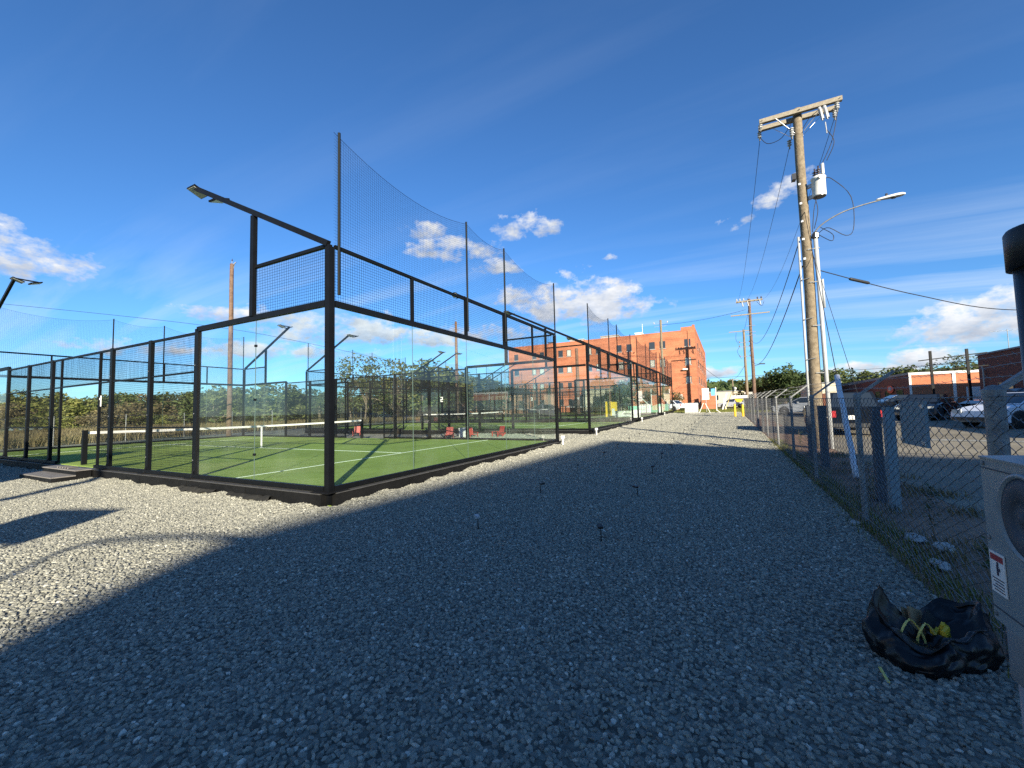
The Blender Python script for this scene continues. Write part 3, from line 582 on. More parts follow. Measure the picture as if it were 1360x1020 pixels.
# ------------------------------------------------------------------ chain link fence with barbed wire arms
def chain_link(name, x0, x1, y, posts, h, label, barbed=True, pitch=.07, r=.0027, thick=(), group=None, lean={}):
    t = empty(name, (x0, y, 0), label, 'fence', group)
    ln = x1 - x0; n = int(ln/pitch); m_ = int(h/pitch*1.0)*2; zz = np.linspace(.03, h, m_ + 1)
    zig = ((np.arange(m_ + 1) % 2)*2 - 1)*pitch/2
    P = np.zeros((n, m_ + 1, 3)); s = np.where(np.arange(n) % 2 == 0, 1, -1)[:, None]
    xc = ((np.arange(n) + .5)*pitch)[:, None]
    P[:, :, 0] = xc + s*zig[None, :]*1.0; P[:, :, 1] = s*.003; P[:, :, 2] = zz[None, :] + np.array([gz(x0 + v) for v in xc[:, 0]])[:, None]
    P[:, :, 1] += .02*np.sin(xc*1.7)*np.sin(zz[None, :]*2)
    MB().tubes(P, r, 3).build('chain_link_mesh', 'steel_old', t, kind='stuff')
    for px in posts:
        g = gz(px); rr = .045 if px in thick else .03; dx = lean.get(px, 0)
        p = MB().tubes([[(px - x0, -.04, g - .1), (px - x0 + dx, -.04, g + h)]], rr, 10, True).lathe((px - x0 + dx, -.04, g + h), [(rr + .006, -.03), (rr + .006, .03), (rr*.5, .055), (0, .06)], 10).build('fence_post', 'steel_old', t)
        if barbed:
            a = (px - x0 + dx, -.05, g + h + .02); e = (px - x0 + dx, -.40, g + h + .30)
            MB().bar(a, e, .05 if px in thick else .035, .03).cyl((px - x0 + dx - .03, -.05, g + h + .015), (px - x0 + dx + .03, -.05, g + h + .015), .03, k=10).build('barb_arm', 'steel_old', t)
    xs = np.arange(0, ln + .01, 1.0)
    MB().tubes([[(x, -.005, gz(x0 + x) + h - .01) for x in xs]], .004, 4).tubes([[(x, -.005, gz(x0 + x) + .12) for x in xs]], .003, 4).build('tension_wire', 'steel_old', t)
    if barbed:
        for k in range(3):
            f = .3 + .33*k; b = MB()
            xs2 = np.arange(0, ln, .12); L1 = np.array([(x, -.05 - .35*f + .006*math.sin(x*40), gz(x0 + x) + h + .02 + .28*f + .012*math.sin(x*2.1 + k) + .004*math.sin(x*50)) for x in xs2]); b.tubes(L1, .0022, 3)
            q = L1[::1]; B = np.zeros((len(q), 2, 3)); B[:, 0] = q + [.0, -.012, -.012]; B[:, 1] = q + [.006, .012, .014]; b.tubes(B, .0015, 3)
            b.build('barbed_wire', 'steel_old', t)
    return t
chain_link('chain_link_fence', -4.6, 35.0, -7.05, [-4.1, -1.08, 1.8, 4.75, 7.5, 10.7, 14.4, 16.6, 19.3, 22.5, 25.5, 28.6, 31.8, 34.8], 1.5, 'grey chain-link fence topped with barbed wire, running along the right edge of the gravel', thick=(-1.08,), lean={10.7: .12, 16.6: -.05})
chain_link('chain_link_fence', -8, 62, 27.5, [4.1 - 3.1*4 + 3.1*i for i in range(23)], 1.6, 'far chain-link fence with pale posts behind the padel courts', barbed=False, pitch=.14, r=.003)

# ------------------------------------------------------------------ utility poles
def crossarm(b, x, y, z, L_, w_=.11, h=.13, dx=0): return b.box(x - w_/2 + dx, x + w_/2 + dx, y - L_/2, y + L_/2, z - h/2, z + h/2)
def insulator(x, y, z, parent, n=3, drop=True):
    sg = -1 if drop else 1; pr = [(.015, 0)]
    for k in range(n): pr += [(.02, sg*(.02 + .07*k)), (.065, sg*(.04 + .07*k)), (.05, sg*(.055 + .07*k)), (.02, sg*(.06 + .07*k))]
    pr += [(.02, sg*(.09 + .07*n)), (0, sg*(.09 + .07*n))]
    return MB().lathe((x, y, z), pr if not drop else pr, 10).build('insulator', 'porcelain' if (int(z*10) % 2) else 'porcelain_dark', parent, True)
def pole_base(name, x, y, top, r0, r1, material, label, group='wooden utility poles', lean=(0, 0)):
    t = empty(name, (x, y, gz(x)), label, 'utility pole', group); H = top - gz(x); zs = np.linspace(-.3, H, 14)
    P = np.array([[(lean[0]*z/H + .012*math.sin(z*1.1 + x), lean[1]*z/H + .012*math.sin(z*.9), z) for z in zs]])
    MB().tubes(P, np.linspace(r0, r1, 14), 14, True).build('pole', material, t, True); return t, H
UP, H = pole_base('utility_pole', 10.4, -8.08, 10.5, .155, .115, 'wood', 'tall weathered wooden utility pole with transformer and street lamp, just behind the fence')
g0 = gz(10.4); zA = 10.32 - g0
for dx in (-.20, .20): crossarm(MB(), 0, -.02, zA, 2.08, dx=dx).build('crossarm', 'wood_grey', UP)
for dx in (-.27, .27):
    for s in (-1, 1): MB().bar((dx, -.02 + s*.62, zA - .07), (dx*.5, s*.12, zA - .62), .035, .008).build('arm_brace', 'steel', UP)
MB().cyl((-.3, -.02, zA + .01), (.3, -.02, zA + .01), .015, k=6).cyl((-.3, .95, zA), (.3, .95, zA), .012, k=6).cyl((-.3, -1.0, zA), (.3, -1.0, zA), .012, k=6).build('arm_bolts', 'steel_old', UP)
for (x, y, z, n) in ((0.2, 1.0, zA - .07, 3), (-.2, 1.0, zA - .07, 2), (.2, -.95, zA - .07, 3), (-.2, -.93, zA - .07, 3), (-.2, .2, zA - .45, 4), (.2, .22, zA - .6, 3)): insulator(x, y, z, UP, n)
# fuse cutouts on the right side
for yy in (-.62, -.5):
    c = MB().cyl((-.26, yy, zA - .12), (-.30, yy - .06, zA - .52), .045, k=10).build('fuse_cutout', 'porcelain', UP); MB().cyl((-.34, yy, zA - .2), (-.37, yy - .04, zA - .6), .015, k=8).build('fuse_tube', 'steel', c)
MB().cyl((-.25, -.62, zA - .6), (-.25, -.64, zA - .95), .014, k=8).build('fuse_rod', 'porcelain', UP)
def cable(pts, r, parent, name='cable', material='cable', n=14, sag=0, **k):
    P = np.array(pts, float)
    if len(P) == 2:
        t = np.linspace(0, 1, n)[:, None]; Q = P[0]*(1 - t) + P[1]*t; Q[:, 2] -= (4*t*(1 - t)*sag)[:, 0]
    else:
        T = np.linspace(0, len(P) - 1, n*2); Q = []
        for t in T:
            i = min(int(t), len(P) - 2); f = t - i; p0, p1, p2, p3 = P[max(i-1, 0)], P[i], P[i+1], P[min(i+2, len(P)-1)]
            Q.append(.5*((2*p1) + (-p0 + p2)*f + (2*p0 - 5*p1 + 4*p2 - p3)*f*f + (-p0 + 3*p1 - 3*p2 + p3)*f**3))
        Q = np.array(Q)
    return MB().tubes(Q, r, 5, True).build(name, material, parent, True, **k)
# transformer can
tx = MB().lathe((-.18, -.37, 7.42), [(.02, 0), (.16, .0), (.172, .03), (.172, .52), (.188, .53), (.188, .57), (.10, .63), (0, .64)], 22).build('transformer', 'white', UP, True)
MB().lathe((-.18, -.37, 7.42), [(.162, -.012), (.162, .0)], 22).build('transformer_base', 'lens', tx)
for (dx, dy) in ((-.08, .0), (.07, .06)): insulator(-.18 + dx, -.37 + dy, 8.02, tx, 3, False)
MB().cyl((-.12, -.50, 8.1), (-.12, -.50, 8.42), .045, k=10).build('surge_arrester', 'porcelain', tx)
for s in (-1, 1): MB().bar((-.18 + s*.175, -.37, 7.92), (-.18 + s*.24, -.37, 7.92), .05, .07).build('lifting_lug', 'steel', tx)
MB().bar((-.1, -.25, 7.85), (0, -.1, 7.85), .08, .1).bar((-.1, -.25, 7.5), (0, -.1, 7.5), .08, .1).build('mounting_bracket', 'steel', tx)
MB().box(-.12, .08, .15, .26, 8.15, 8.33).build('relay_box', 'lens', UP)
for z in (7.3, 6.75, 6.2, 5.6, 7.9): MB().box(-.19, -.17, .06, .12, z, z + .06).build('step_bracket', 'steel', UP)
# conduits
c1 = MB().cyl((-.1, .22, -.1), (-.07, .195, 6.35), .032, k=10).build('riser_conduit', 'conduit_lt', UP, True)
c2 = MB().cyl((-.14, -.25, -.1), (-.12, -.215, 6.2), .055, k=14).build('riser_conduit', 'conduit_lt', UP, True, label='thick grey riser conduit on the right side')
c3 = MB().cyl((-.14, -.31, 4.1), (-.14, -.305, 4.95), .035, k=8).build('riser_conduit', 'conduit_lt', UP, True)
for z in (.9, 2.2, 3.6, 4.9, 5.9): MB().bar((-.16, -.29, z), (-.16, .0, z), .012, .025).build('conduit_strap', 'steel_old', c2)
for z in (1.4, 2.6, 3.8, 5.0): MB().cyl((-.15, .24, z), (-.17, -.02, z + .04), .012, k=6).build('conduit_strap', 'steel_old', c1)
MB().lathe((-.12, -.22, 6.2), [(.075, 0), (.09, .02), (.09, .14), (.05, .2), (0, .21)], 12).build('weather_head', 'lens', c2)
for pts in ([(-.12, -.3, 6.35), (-.3, -.5, 6.4), (-.25, -.9, 6.1), (-.2, -1.1, 6.3), (-.25, -1.08, 7.2), (-.2, -.7, 7.85), (-.18, -.53, 7.95)], [(-.12, -.25, 6.35), (-.3, -.55, 6.0), (-.25, -.6, 6.2), (-.15, -.35, 6.5)], [(-.15, -.15, 6.4), (-.25, -.2, 7.0), (-.2, -.3, 7.4)], [(-.25, -.64, 9.35), (-.3, -.78, 8.9), (-.2, -.6, 8.45)], [(-.2, -.95, 9.9), (-.25, -.75, 9.0), (-.15, -.5, 8.42)], [(.2, 1.0, 9.95), (.1, .8, 9.6), (0, .45, 9.6), (-.2, .2, 9.85)], [(-.2, -.25, 7.45), (-.22, -.3, 7.0), (-.15, -.2, 6.5)], [(0, -.1, 9.7), (-.1, -.3, 9.95), (-.2, -.6, 10.1)]): cable(pts, .010, UP, 'jumper_cable')
# street lamp on its own arm, fixed to the pole
arm = cable([(-.08, -.12, 6.25), (-.16, -.35, 6.55), (-.22, -.8, 6.78), (-.24, -1.25, 6.88), (-.25, -1.72, 6.93)], .02, UP, 'lamp_arm', 'steel_old')
lamp = MB(); secs = [(-1.62, .03, .03), (-1.68, .045, .04), (-1.76, .055, .05), (-1.90, .085, .06), (-2.06, .10, .065), (-2.18, .085, .055), (-2.24, .04, .03)]
rings = [[(-.25 + wd*math.cos(a), y, 6.95 + (6.95 - 6.93)*0 + .03*(abs(y) - 1.62) + hh*max(math.sin(a), -.35)) for a in np.linspace(0, 2*math.pi, 15)[:-1]] for y, wd, hh in secs]
V = [p for r_ in rings for p in r_]; Q = [(i*14 + j, i*14 + (j+1) % 14, (i+1)*14 + (j+1) % 14, (i+1)*14 + j) for i in range(6) for j in range(14)]
lamp.add(V, Q, [(0, j + 1, j) for j in range(1, 13)] + [(84, 84 + j, 85 + j) for j in range(1, 13)]); lh = lamp.build('lamp_head', 'lampgrey', UP, True)
MB().lathe((-.25, -2.0, 6.945), [(.078, 0), (.07, -.025), (.04, -.04), (0, -.045)], 14).build('lamp_glass', 'lens', lh, True); MB().cyl((-.25, -1.85, 7.0), (-.25, -1.85, 7.08), .03, k=8).build('photocell', 'lens', lh)
# poles beyond
P4, H4 = pole_base('utility_pole', 54.2, -8.9, 14.5, .21, .15, 'wood_red', 'reddish wooden utility pole with a crowded crossarm, at the far end of the fence')
crossarm(MB(), 0, 0, H4 - .25, 2.9, dx=-.2).build('crossarm', 'wood_grey', P4); crossarm(MB(), 0, 0, H4 - .25, 2.9, dx=.2).build('crossarm', 'wood_grey', P4); crossarm(MB(), -.2, 0, H4 - 1.95, 4.2).build('crossarm', 'wood_grey', P4)
for s in (-1, 1): MB().bar((-.25, s*.7, H4 - 2.0), (-.2, s*.1, H4 - 2.4), .05, .02).build('arm_brace', 'steel_old', P4); MB().bar((-.25, s*.7, H4 - .3), (-.2, s*.1, H4 - .8), .05, .02).build('arm_brace', 'steel_old', P4)
for y in (-1.3, -.9, .6, 1.0, 1.35): MB().lathe((-.2, y, H4 - .19), [(.03, 0), (.07, .08), (.09, .16), (.05, .3), (0, .32)], 8).build('insulator', 'porcelain' if y > 0 else 'porcelain_dark', P4)
for y in (-1.1, .8, .2): MB().cyl((-.3, y, H4 - .35), (-.35, y - .1, H4 - .95), .07, k=8).build('fuse_cutout', 'porcelain', P4)
cable([(-.3, -.8, H4 - .5), (-.3, -1.3, H4 - 1.1), (-.2, -1.6, H4 - .5)], .02, P4, 'jumper_cable'); cable([(0, -.1, 5.4), (0, -.8, 5.6)], .03, P4, 'lamp_arm'); MB().obox((0, -1.0, 5.62), (0, .3, .02), (.12, 0, 0), (0, 0, .06)).build('lamp_head', 'lens', P4)
for z in (H4 - 3.4, H4 - 4.2, H4 - 4.6): MB().bar((-.2, -.5, z), (-.2, .5, z), .06, .06).build('bracket', 'steel_old', P4)
P5, H5 = pole_base('utility_pole', 81.3, -9.25, 15.0, .24, .18, 'wood', 'darker utility pole with many brackets, farther off behind the reddish one')
crossarm(MB(), -.2, .6, H5 - .3, 3.6).build('crossarm', 'wood_grey', P5)
for z in (H5 - 3.2, H5 - 5.0, H5 - 2.4):
    MB().bar((-.2, -.8, z), (-.2, .8, z), .08, .08).build('bracket', 'steel_old', P5)
    for s in (-1, 1): MB().lathe((-.2, s*.8, z), [(.05, 0), (.11, .1), (.08, .25), (0, .3)], 8).build('insulator', 'porcelain_dark', P5)
cable([(-.2, 1.2, H5 - .5), (-.2, 1.3, H5 - 1.8), (-.2, .8, H5 - 3.0), (-.2, 1.2, H5 - 4), (-.2, .6, H5 - 5.4)], .025, P5, 'jumper_cable'); cable([(-.2, -.9, H5 - 2.2), (-.2, -1.1, H5 - 3.2), (-.2, -.6, H5 - 4.4)], .025, P5, 'jumper_cable')
MB().obox((0, -.2, 2.6), (.05, 0, 0), (0, .7, 0), (0, 0, .2)).build('notice_board', 'concrete', P5)
P6, H6 = pole_base('utility_pole', 120, -7.6, 8.2, .22, .16, 'wood', 'small distant utility pole against the wooded hill'); crossarm(MB(), 0, 0, H6 - .3, 3).build('crossarm', 'wood_grey', P6); MB().cyl((-.4, -.5, 4.2), (-.4, -.5, 5.4), .35, k=12).build('transformer', 'lampgrey', P6)
PL, HL = pole_base('utility_pole', 11.4, 24.1, 11.95, .165, .12, 'wood_red', 'bare brown wooden pole rising behind the nearest court, left of the light mast', lean=(-.0, 0))
MB().bar((0, -.05, HL - .1), (.1, -.3, HL + .1), .05, .05).cyl((0, 0, HL), (0, 0, HL + .22), .02, k=6).bar((0, -.2, HL - .35), (0, -.32, HL - .05), .03).build('top_bracket', 'steel', PL); insulator(0, -.02, HL + .2, PL, 1, False)
PM, HM = pole_base('utility_pole', 36.6, 23.1, 12.3, .22, .15, 'wood_red', 'pale reddish wooden pole behind the third court, seen through the glass'); MB().bar((0, -.5, HM - .3), (0, .5, HM - .3), .05, .05).bar((0, -.4, HM - 1.0), (0, .4, HM - 1.0), .05, .05).build('bracket', 'steel', PM); MB().cyl((0, 0, HM), (0, 0, HM + .4), .03, k=6).build('top_bracket', 'steel', PM)
PB, HB = pole_base('utility_pole', 56.6, 1.95, 13.6, .21, .15, 'wood', 'dark wooden pole standing in front of the orange brick building', lean=(0, 0)); 
for z in (HB - .5, HB - .9, HB - 1.6): MB().bar((0, -.9, z), (0, .9, z), .04, .04).build('bracket', 'steel', PB)
for y in (-.9, .9): MB().lathe((0, y, HB - .5), [(.04, 0), (.09, .1), (.05, .25), (0, .3)], 8).build('insulator', 'porcelain', PB)
PC, HC = pole_base('utility_pole', 41.5, 9.5, 8.4, .22, .17, 'wood_red', 'brown wooden pole seen through the second court in front of the brick building')
# overhead lines: each its own thing
def line(pts, r, label, sag=0, name='overhead_cable', group=None, n=24): return cable(pts, r, None, name, 'cable', n=n, sag=sag, label=label, cat='cable', group=group)
zt = 9.98
line([(10.4, -7.08, zt), (54.0, -7.5, 14.2)], .008, 'thin overhead wire from the left end of the near crossarm to the reddish far pole', 1.3, group='wires between the utility poles')
line([(10.4, -7.9, zt - .3), (54.0, -8.3, 14.2)], .008, 'thin overhead wire from the near pole top to the reddish far pole', 1.3, group='wires between the utility poles')
line([(10.4, -9.0, zt), (54.0, -10.2, 14.2)], .008, 'thin overhead wire from the right end of the near crossarm', 1.3, group='wires between the utility poles')
line([(10.4, -7.95, 6.5), (54.0, -8.9, 9.3)], .014, 'thicker sagging cable from the near pole, higher of the two low ones', 1.5, group='wires between the utility poles')
line([(10.4, -7.95, 5.6), (54.0, -8.9, 6.6)], .017, 'lowest sagging cable between the near pole and the reddish pole', 1.3, group='wires between the utility poles')
line([(54.2, -8.9, 13.9), (81.3, -9.2, 14.6)], .02, 'short wire between the two far poles', .5, group='wires between the utility poles')
line([(54.2, -8.5, 13.2), (56.6, 1.95, 12.9)], .02, 'wire from the reddish pole towards the brick building pole', .3)
line([(95, 34, 7.4), (95, -80, 8.4)], .035, 'long level cable crossing the far sky above the low roofs', .6)
line([(120, -7.6, 8.0), (81.3, -9.2, 8.6)], .03, 'cable between the small distant pole and the darker pole', .6)
line([(120, -7.6, 7.0), (64, -2.2, 8.0)], .03, 'cable from the small distant pole to the corner of the brick building', .8)
line([(1.98, 84.33, 17.2), (10.1, 68.8, 15.2), (21.15, 47.9, 12.1), (27.3, 36.3, 9.5), (36.55, 23.3, 5.7)], .022, 'long thin cable crossing the sky behind the nearest court')
sv = line([(10.4, -8.28, 5.43), (12.3, -11.0, 4.72), (14.64, -14, 4.32), (19, -18.9, 4.75), (24, -24.6, 6.4)], .014, 'service cable with a thick sleeve sagging right from the near pole')
d_ = np.array([14.64 - 12.3, -3.0, -.40]); d_ = d_/np.linalg.norm(d_)
MB().lathe((11.05, -9.2, 5.17), [(.012, -.02), (.04, 0), (.045, .04), (.045, .60), (.04, .64), (.012, .68)], 10, axis=(.55, -.80, -.185)).build('cable_sleeve', 'cable', sv, True)
mast = empty('service_mast', (24.0, -24.7, gz(24) + 4.3), 'thin service mast on the dark brick building at the right edge', 'mast'); MB().cyl((0, 0, 0), (0, 0, 2.2), .05, k=8).build('mast_pipe', 'steel_old', mast)
gy = line([(4.8, -7.68, .08), (10.35, -8.08, 7.3)], .008, 'guy wire of the near utility pole with a white plastic guard', 0, name='guy_wire'); dv = np.array([5.55, -.40, 7.22]); dv /= np.linalg.norm(dv)
p0 = np.array([4.8, -7.68, .08]); MB().tubes([[p0 + dv*(.05 + .3*i) + np.array([0, .006*math.sin(i*2.2), 0]) for i in range(9)]], .05, 8, True).build('guy_guard', 'rubbertape', gy, True)
line([(10.35, -8.2, 6.0), (6.0, -8.35, .05)], .006, 'second thin guy wire anchored behind the fence')

# posts, board and rocks behind the fence
BX0, BZ0, BW, BH = .20, 1.09, .27, .38
for i, (x, y, hh, wd, lb) in enumerate([(8.1, -7.55, 1.28, .19, 'dark square post behind the fence, directly in front of the utility pole'), (6.65, -7.55, 1.30, .17, 'dark square post behind the fence, just left of the black car'), (3.2, -7.6, 1.34, .12, 'dark square post behind the fence, right of the black car'), (2.65, -7.6, 1.36, .12, 'bluish square post behind the fence, beside the hanging board')]):
    t = empty('barrier_post', (x, y, gz(x)), lb, 'post', 'square posts standing behind the fence'); MB().box(-wd/2, wd/2, -wd*.4, wd*.4, -.1, hh).build('post_shaft', 'slate' if i < 3 else 'bluegrey', t); MB().box(-wd/2 - .006, wd/2 + .006, -wd*.4 - .006, wd*.4 + .006, hh, hh + .015).build('post_cap', 'slate', t)
bd = empty('hanging_board', (BX0, -7.10, BZ0), 'blue-grey rectangular board hung on the outside of the chain-link fence', 'board'); MB().box(-BW, BW, -.02, 0, 0, BH).build('panel', 'bluegrey', bd)
for sx in (-1, 1):
    for z in (.02, BH - .06): MB().box(sx*(BW - .04) - .03, sx*(BW - .04) + .03, .0, .012, z, z + .03).build('corner_clip', 'steel', bd)
hb = empty('steel_barrier', (7.9, -10.9, gz(8)), 'low steel tube barrier across the sunlit parking lot', 'barrier')
MB().cyl((0, -2.6, .42), (.9, 1.6, .42), .022, k=6).cyl((.0, -2.6, 0), (0, -2.6, .42), .022, k=6).build('tube', 'steel_old', hb)
def rock(x, y, s, label, sd):
    r_ = np.random.default_rng(sd); k = 12; V = []; 
    for i in range(7):
        ph = math.pi*i/6
        for j in range(k):
            th = 2*math.pi*j/k; q = 1 + r_.uniform(-.22, .22); V.append((s[0]*q*math.sin(ph)*math.cos(th), s[1]*q*math.sin(ph)*math.sin(th), s[2]*(q*math.cos(ph)*.8 + .6)))
    b = MB().add(V, [(i*k + j, i*k + (j+1) % k, (i+1)*k + (j+1) % k, (i+1)*k + j) for i in range(6) for j in range(k)]); return b.build('rock', 'stone', loc=(x, y, gz(x)), label=label, cat='rock', group='pale rocks along the fence foot')
rock(1.25, -7.36, (.13, .08, .045), 'wide pale rock under the hanging board behind the fence', 1); rock(1.0, -7.5, (.10, .07, .05), 'pale rock right of the widest one behind the fence', 2); rock(.45, -7.28, (.13, .06, .04), 'pale rock nearest the grey meter box at the fence foot', 3); rock(1.75, -6.98, (.07, .05, .025), 'small pale rock at the gravel edge by the fence post', 4)

# meter box, conduits at the right edge
mb = empty('meter_box', (-3.14, -6.22, .965), 'large grey electric meter box at the right edge of the gravel', 'meter box')
b = MB().box(-.85, 0, -.24, 0, .0, .375); b.build('cabinet', 'boxgrey', mb)
MB().add([(-.87, .003, .3755), (.001, .003, .3755), (.001, -.25, .384), (-.87, -.25, .384), (-.87, .003, .380), (.001, .003, .380), (.001, -.25, .389), (-.87, -.25, .389)], [(3, 2, 1, 0), (4, 5, 6, 7), (0, 1, 5, 4), (1, 2, 6, 5), (2, 3, 7, 6), (3, 0, 4, 7)]).build('cabinet_lid', 'boxgrey', mb)
rg = MB().lathe((-.172, .001, .268), [(.090, 0), (.092, .004), (.092, .010), (.085, .013), (.083, .006)], 48, axis=(0, 1, 0)).build('meter_ring', 'boxgrey', mb, True)
MB().lathe((-.172, .001, .268), [(.083, .0), (.083, .007), (.066, .012), (.038, .014), (.036, .010), (.012, .010), (.010, .014), (0, .014)], 36, axis=(0, 1, 0)).build('meter_dial', 'slate', mb, True)
lb_ = MB().box(-.068, -.010, .001, .003, .068, .162).build('warning_label', 'white', mb)
MB().box(-.064, -.014, .0031, .0036, .142, .156).build('label_header', 'redlabel', lb_)
MB().box(-.044, -.036, .0031, .0036, .110, .134).box(-.050, -.044, .0031, .0036, .120, .128).lathe((-.041, .0031, .137), [(.004, 0), (.004, .0005), (0, .0006)], 10, axis=(0, 1, 0)).build('label_pictogram', 'ink', lb_)
b = MB()
for i in range(5): b.box(-.062 + .002*(i % 2), -.016 - .005*(i % 3), .0031, .0034, .100 - .0065*i, .1025 - .0065*i)
b.build('label_text_lines', 'ink', lb_)
rc = empty('riser_pipe', (-2.93, -6.40, 0), 'grey plastic riser pipe with a wide collar standing below the meter box', 'pipe')
MB().cyl((0, 0, -.1), (0, 0, .78), .062, k=24).build('pipe', 'conduit', rc, True); MB().lathe((0, 0, .72), [(.062, 0), (.074, .01), (.074, .20), (.068, .208), (.060, .205), (.060, .16)], 28).build('collar', 'conduit', rc, True); MB().cyl((0, 0, .7), (0, 0, .885), .046, k=20).build('inner_sleeve', 'conduit', rc, True)
bp_ = empty('vent_pipe', (-2.705, -6.595, 0), 'thick black vertical pipe with a wider cap at the right edge', 'pipe')
MB().cyl((0, 0, -.1), (0, 0, 1.9), .090, k=32).build('pipe', 'blackpipe', bp_, True); MB().lathe((0, 0, 1.885), [(.09, 0), (.104, .0), (.104, .115), (.098, .125), (0, .128)], 32).build('cap', 'blackpipe', bp_, True)

# path spikes and white reflector stakes
def spike(x, y, rz, label, head='frame'):
    t = empty('path_light', (x, y, gz(x)), label, 'path light', 'small path lights standing in two rows in the gravel', rz)
    MB().tubes([[(0, 0, -.02), (0, 0, .13), (.012, 0, .155), (.035, 0, .16)]], .007, 6, True).build('stem', 'blackpipe', t, True)
    MB().obox((.035, 0, .165), (.038, 0, .006), (0, .026, 0), (-.002, 0, .013)).build('lamp_cap', head, t)
import itertools
for j, Y in enumerate((-2.85, -4.42)):
    for i in range(19):
        x = -.12 + 2.26*i + (.05 if j else 0) + random.uniform(-.12, .12); y = Y + min(.5, .035*x) + random.uniform(-.05, .05)
        ordn = ['first', 'second', 'third', 'fourth', 'fifth', 'sixth', 'seventh', 'eighth', 'ninth', 'tenth', 'eleventh', 'twelfth', 'thirteenth', 'fourteenth', 'fifteenth', 'sixteenth', 'seventeenth', 'eighteenth', 'nineteenth'][i]
        spike(x, y, random.uniform(-3, 3), f'{ordn} black path light of the {"row nearer the fence" if j else "row nearer the courts"}' + (', pale capped' if (i, j) == (0, 0) else ''), 'conduit_lt' if (i, j) == (0, 0) else 'blackpipe')
for x, lb in ((9.62, 'white stake at the far corner of the nearest court'), (14.0, 'white stake at the near corner of the second court'), (25.6, 'white stake at the near corner of the third court'), (37.9, 'white stake at the near corner of the farthest court')):
    t = empty('marker_stake', (x, -.38, gz(x)), lb, 'stake', 'white marker stakes at the court corners'); MB().box(-.022, .022, -.022, .022, -.05, .26).build('stem', 'white', t); MB().box(-.055, .055, -.05, .05, .26, .36).build('head', 'white', t)

# black bin bag with rubbish
BGX, BGY = -1.27, -6.66
def bag():
    t = empty('bin_bag', (BGX, BGY, 0), 'crumpled open black bin bag lying on the gravel below the meter box', 'bin bag', rz=rad(-62.6))
    r_ = np.random.default_rng(11); nu, nv = 150, 70; V = []; K = 60
    fr = r_.normal(size=(K, 3)); fr /= np.linalg.norm(fr, axis=1, keepdims=True); fq = np.geomspace(5, 46, K); fr *= fq[:, None]; am = 2.2/fq**1.2; ph = r_.uniform(0, 6.28, K)
    def fold(p): return float((am*(np.abs(np.sin(fr @ p + ph + 1.3*np.sin(fr[::-1] @ p*.35))) - .62)).sum())
    for j in range(nv):
        v = j/(nv - 1)
        for i in range(nu):
            u = 2*math.pi*i/nu; cu_, su = math.cos(u), math.sin(u)
            base = 1 + .10*math.sin(2*u + .8) + .07*math.sin(3*u + 2.2) + .05*math.sin(5*u) + .03*math.sin(9*u + 1)
            rim = .175 + .065*max(0, math.sin(u + .7))**1.5 + .055*math.sin(2*u + 2.4) + .03*math.sin(3*u + .5) + .02*math.sin(7*u + 2) + .09*math.exp(-((u - 2.35)/.38)**2)
            if v < .62: q = v/.62; R_ = base*(.93 + .10*math.sin(math.pi*q) - .20*q**2); z = rim*q**.9
            elif v < .68: q = (v - .62)/.06; R_ = base*(.83 - .04*q) ; z = rim*(1 + .05*math.sin(math.pi*q))
            else: q = (v - .68)/.32; R_ = base*(.79 - .76*q**1.1); z = rim*(1 - q)**1.6 + (.085 + .02*math.sin(3*u))*(1 - (1 - q)**2)
            p = np.array([.315*R_*cu_, .235*R_*su, z]); f = fold(p*2.1)*.030*(1 if z > .03 else .5)
            n_ = np.array([cu_*(1 if v < .68 else -.3), su*(1 if v < .68 else -.3), .35 if v < .62 else .9]); n_ /= np.linalg.norm(n_); p = p + n_*f
            V.append((p[0], p[1], max(.003, p[2] + .012)))
    Q = [(j*nu + i, j*nu + (i+1) % nu, (j+1)*nu + (i+1) % nu, (j+1)*nu + i) for j in range(nv - 1) for i in range(nu)]
    MB().add(V, Q, [((nv-1)*nu, (nv-1)*nu + i, (nv-1)*nu + i + 1) for i in range(1, nu - 1)]).build('plastic_skin', 'bag', t, True)
    return t
bg_ = bag()
R62 = Matrix.Rotation(rad(-62.6), 4, 'Z')
def put(o, x, y, z, rx=0, ry=0, rz=0): p = R62 @ Vector((x, y, 0)); o.location = (BGX + p.x, BGY + p.y, z); o.rotation_euler = (rx, ry, rad(-62.6) + rz); return o
cb = MB().obox((0, 0, .07), (.05, 0, .0), (0, .006, .0), (0, 0, .07)).obox((0, .035, .07), (.05, 0, 0), (0, .004, 0), (0, 0, .065)).build('paper_bag', 'card', label='crumpled brown paper bag inside the black bin bag', cat='paper bag'); put(cb, -.03, .03, .11, -.4, .4, .2)
th = np.linspace(-.9, 4.0, 26)
for i, (x, y, s, lb) in enumerate([(-.14, -.04, .065, 'left pale yellow strap loop sticking out of the bin bag'), (-.07, -.06, .055, 'right pale yellow strap loop sticking out of the bin bag')]):
    pts_ = [(s*math.cos(a)*1.1, .015*math.sin(a*2), s*math.sin(a)*1.25) for a in th]; o = MB()
    for q0, q1 in zip(pts_[:-1], pts_[1:]): o.bar(q0, q1, .011, .0025, up=(math.cos(q0[0]*30), .2, math.sin(q0[0]*30)))
    o = o.build('strap_loop', 'ystrap', None, False, label=lb, cat='strap', group='yellow strap loops in the bin bag'); put(o, x, y, .145, -.2, .1, .1)
o = MB(); r_ = random.Random(3)
for k in range(14): a = r_.uniform(-1.2, 1.2); o.obox((r_.uniform(-.04, .045), r_.uniform(-.03, .03), r_.uniform(.0, .05)), (.03*math.cos(a), .0, .03*math.sin(a)), (0, .008, .002), (0, -.002, .012))
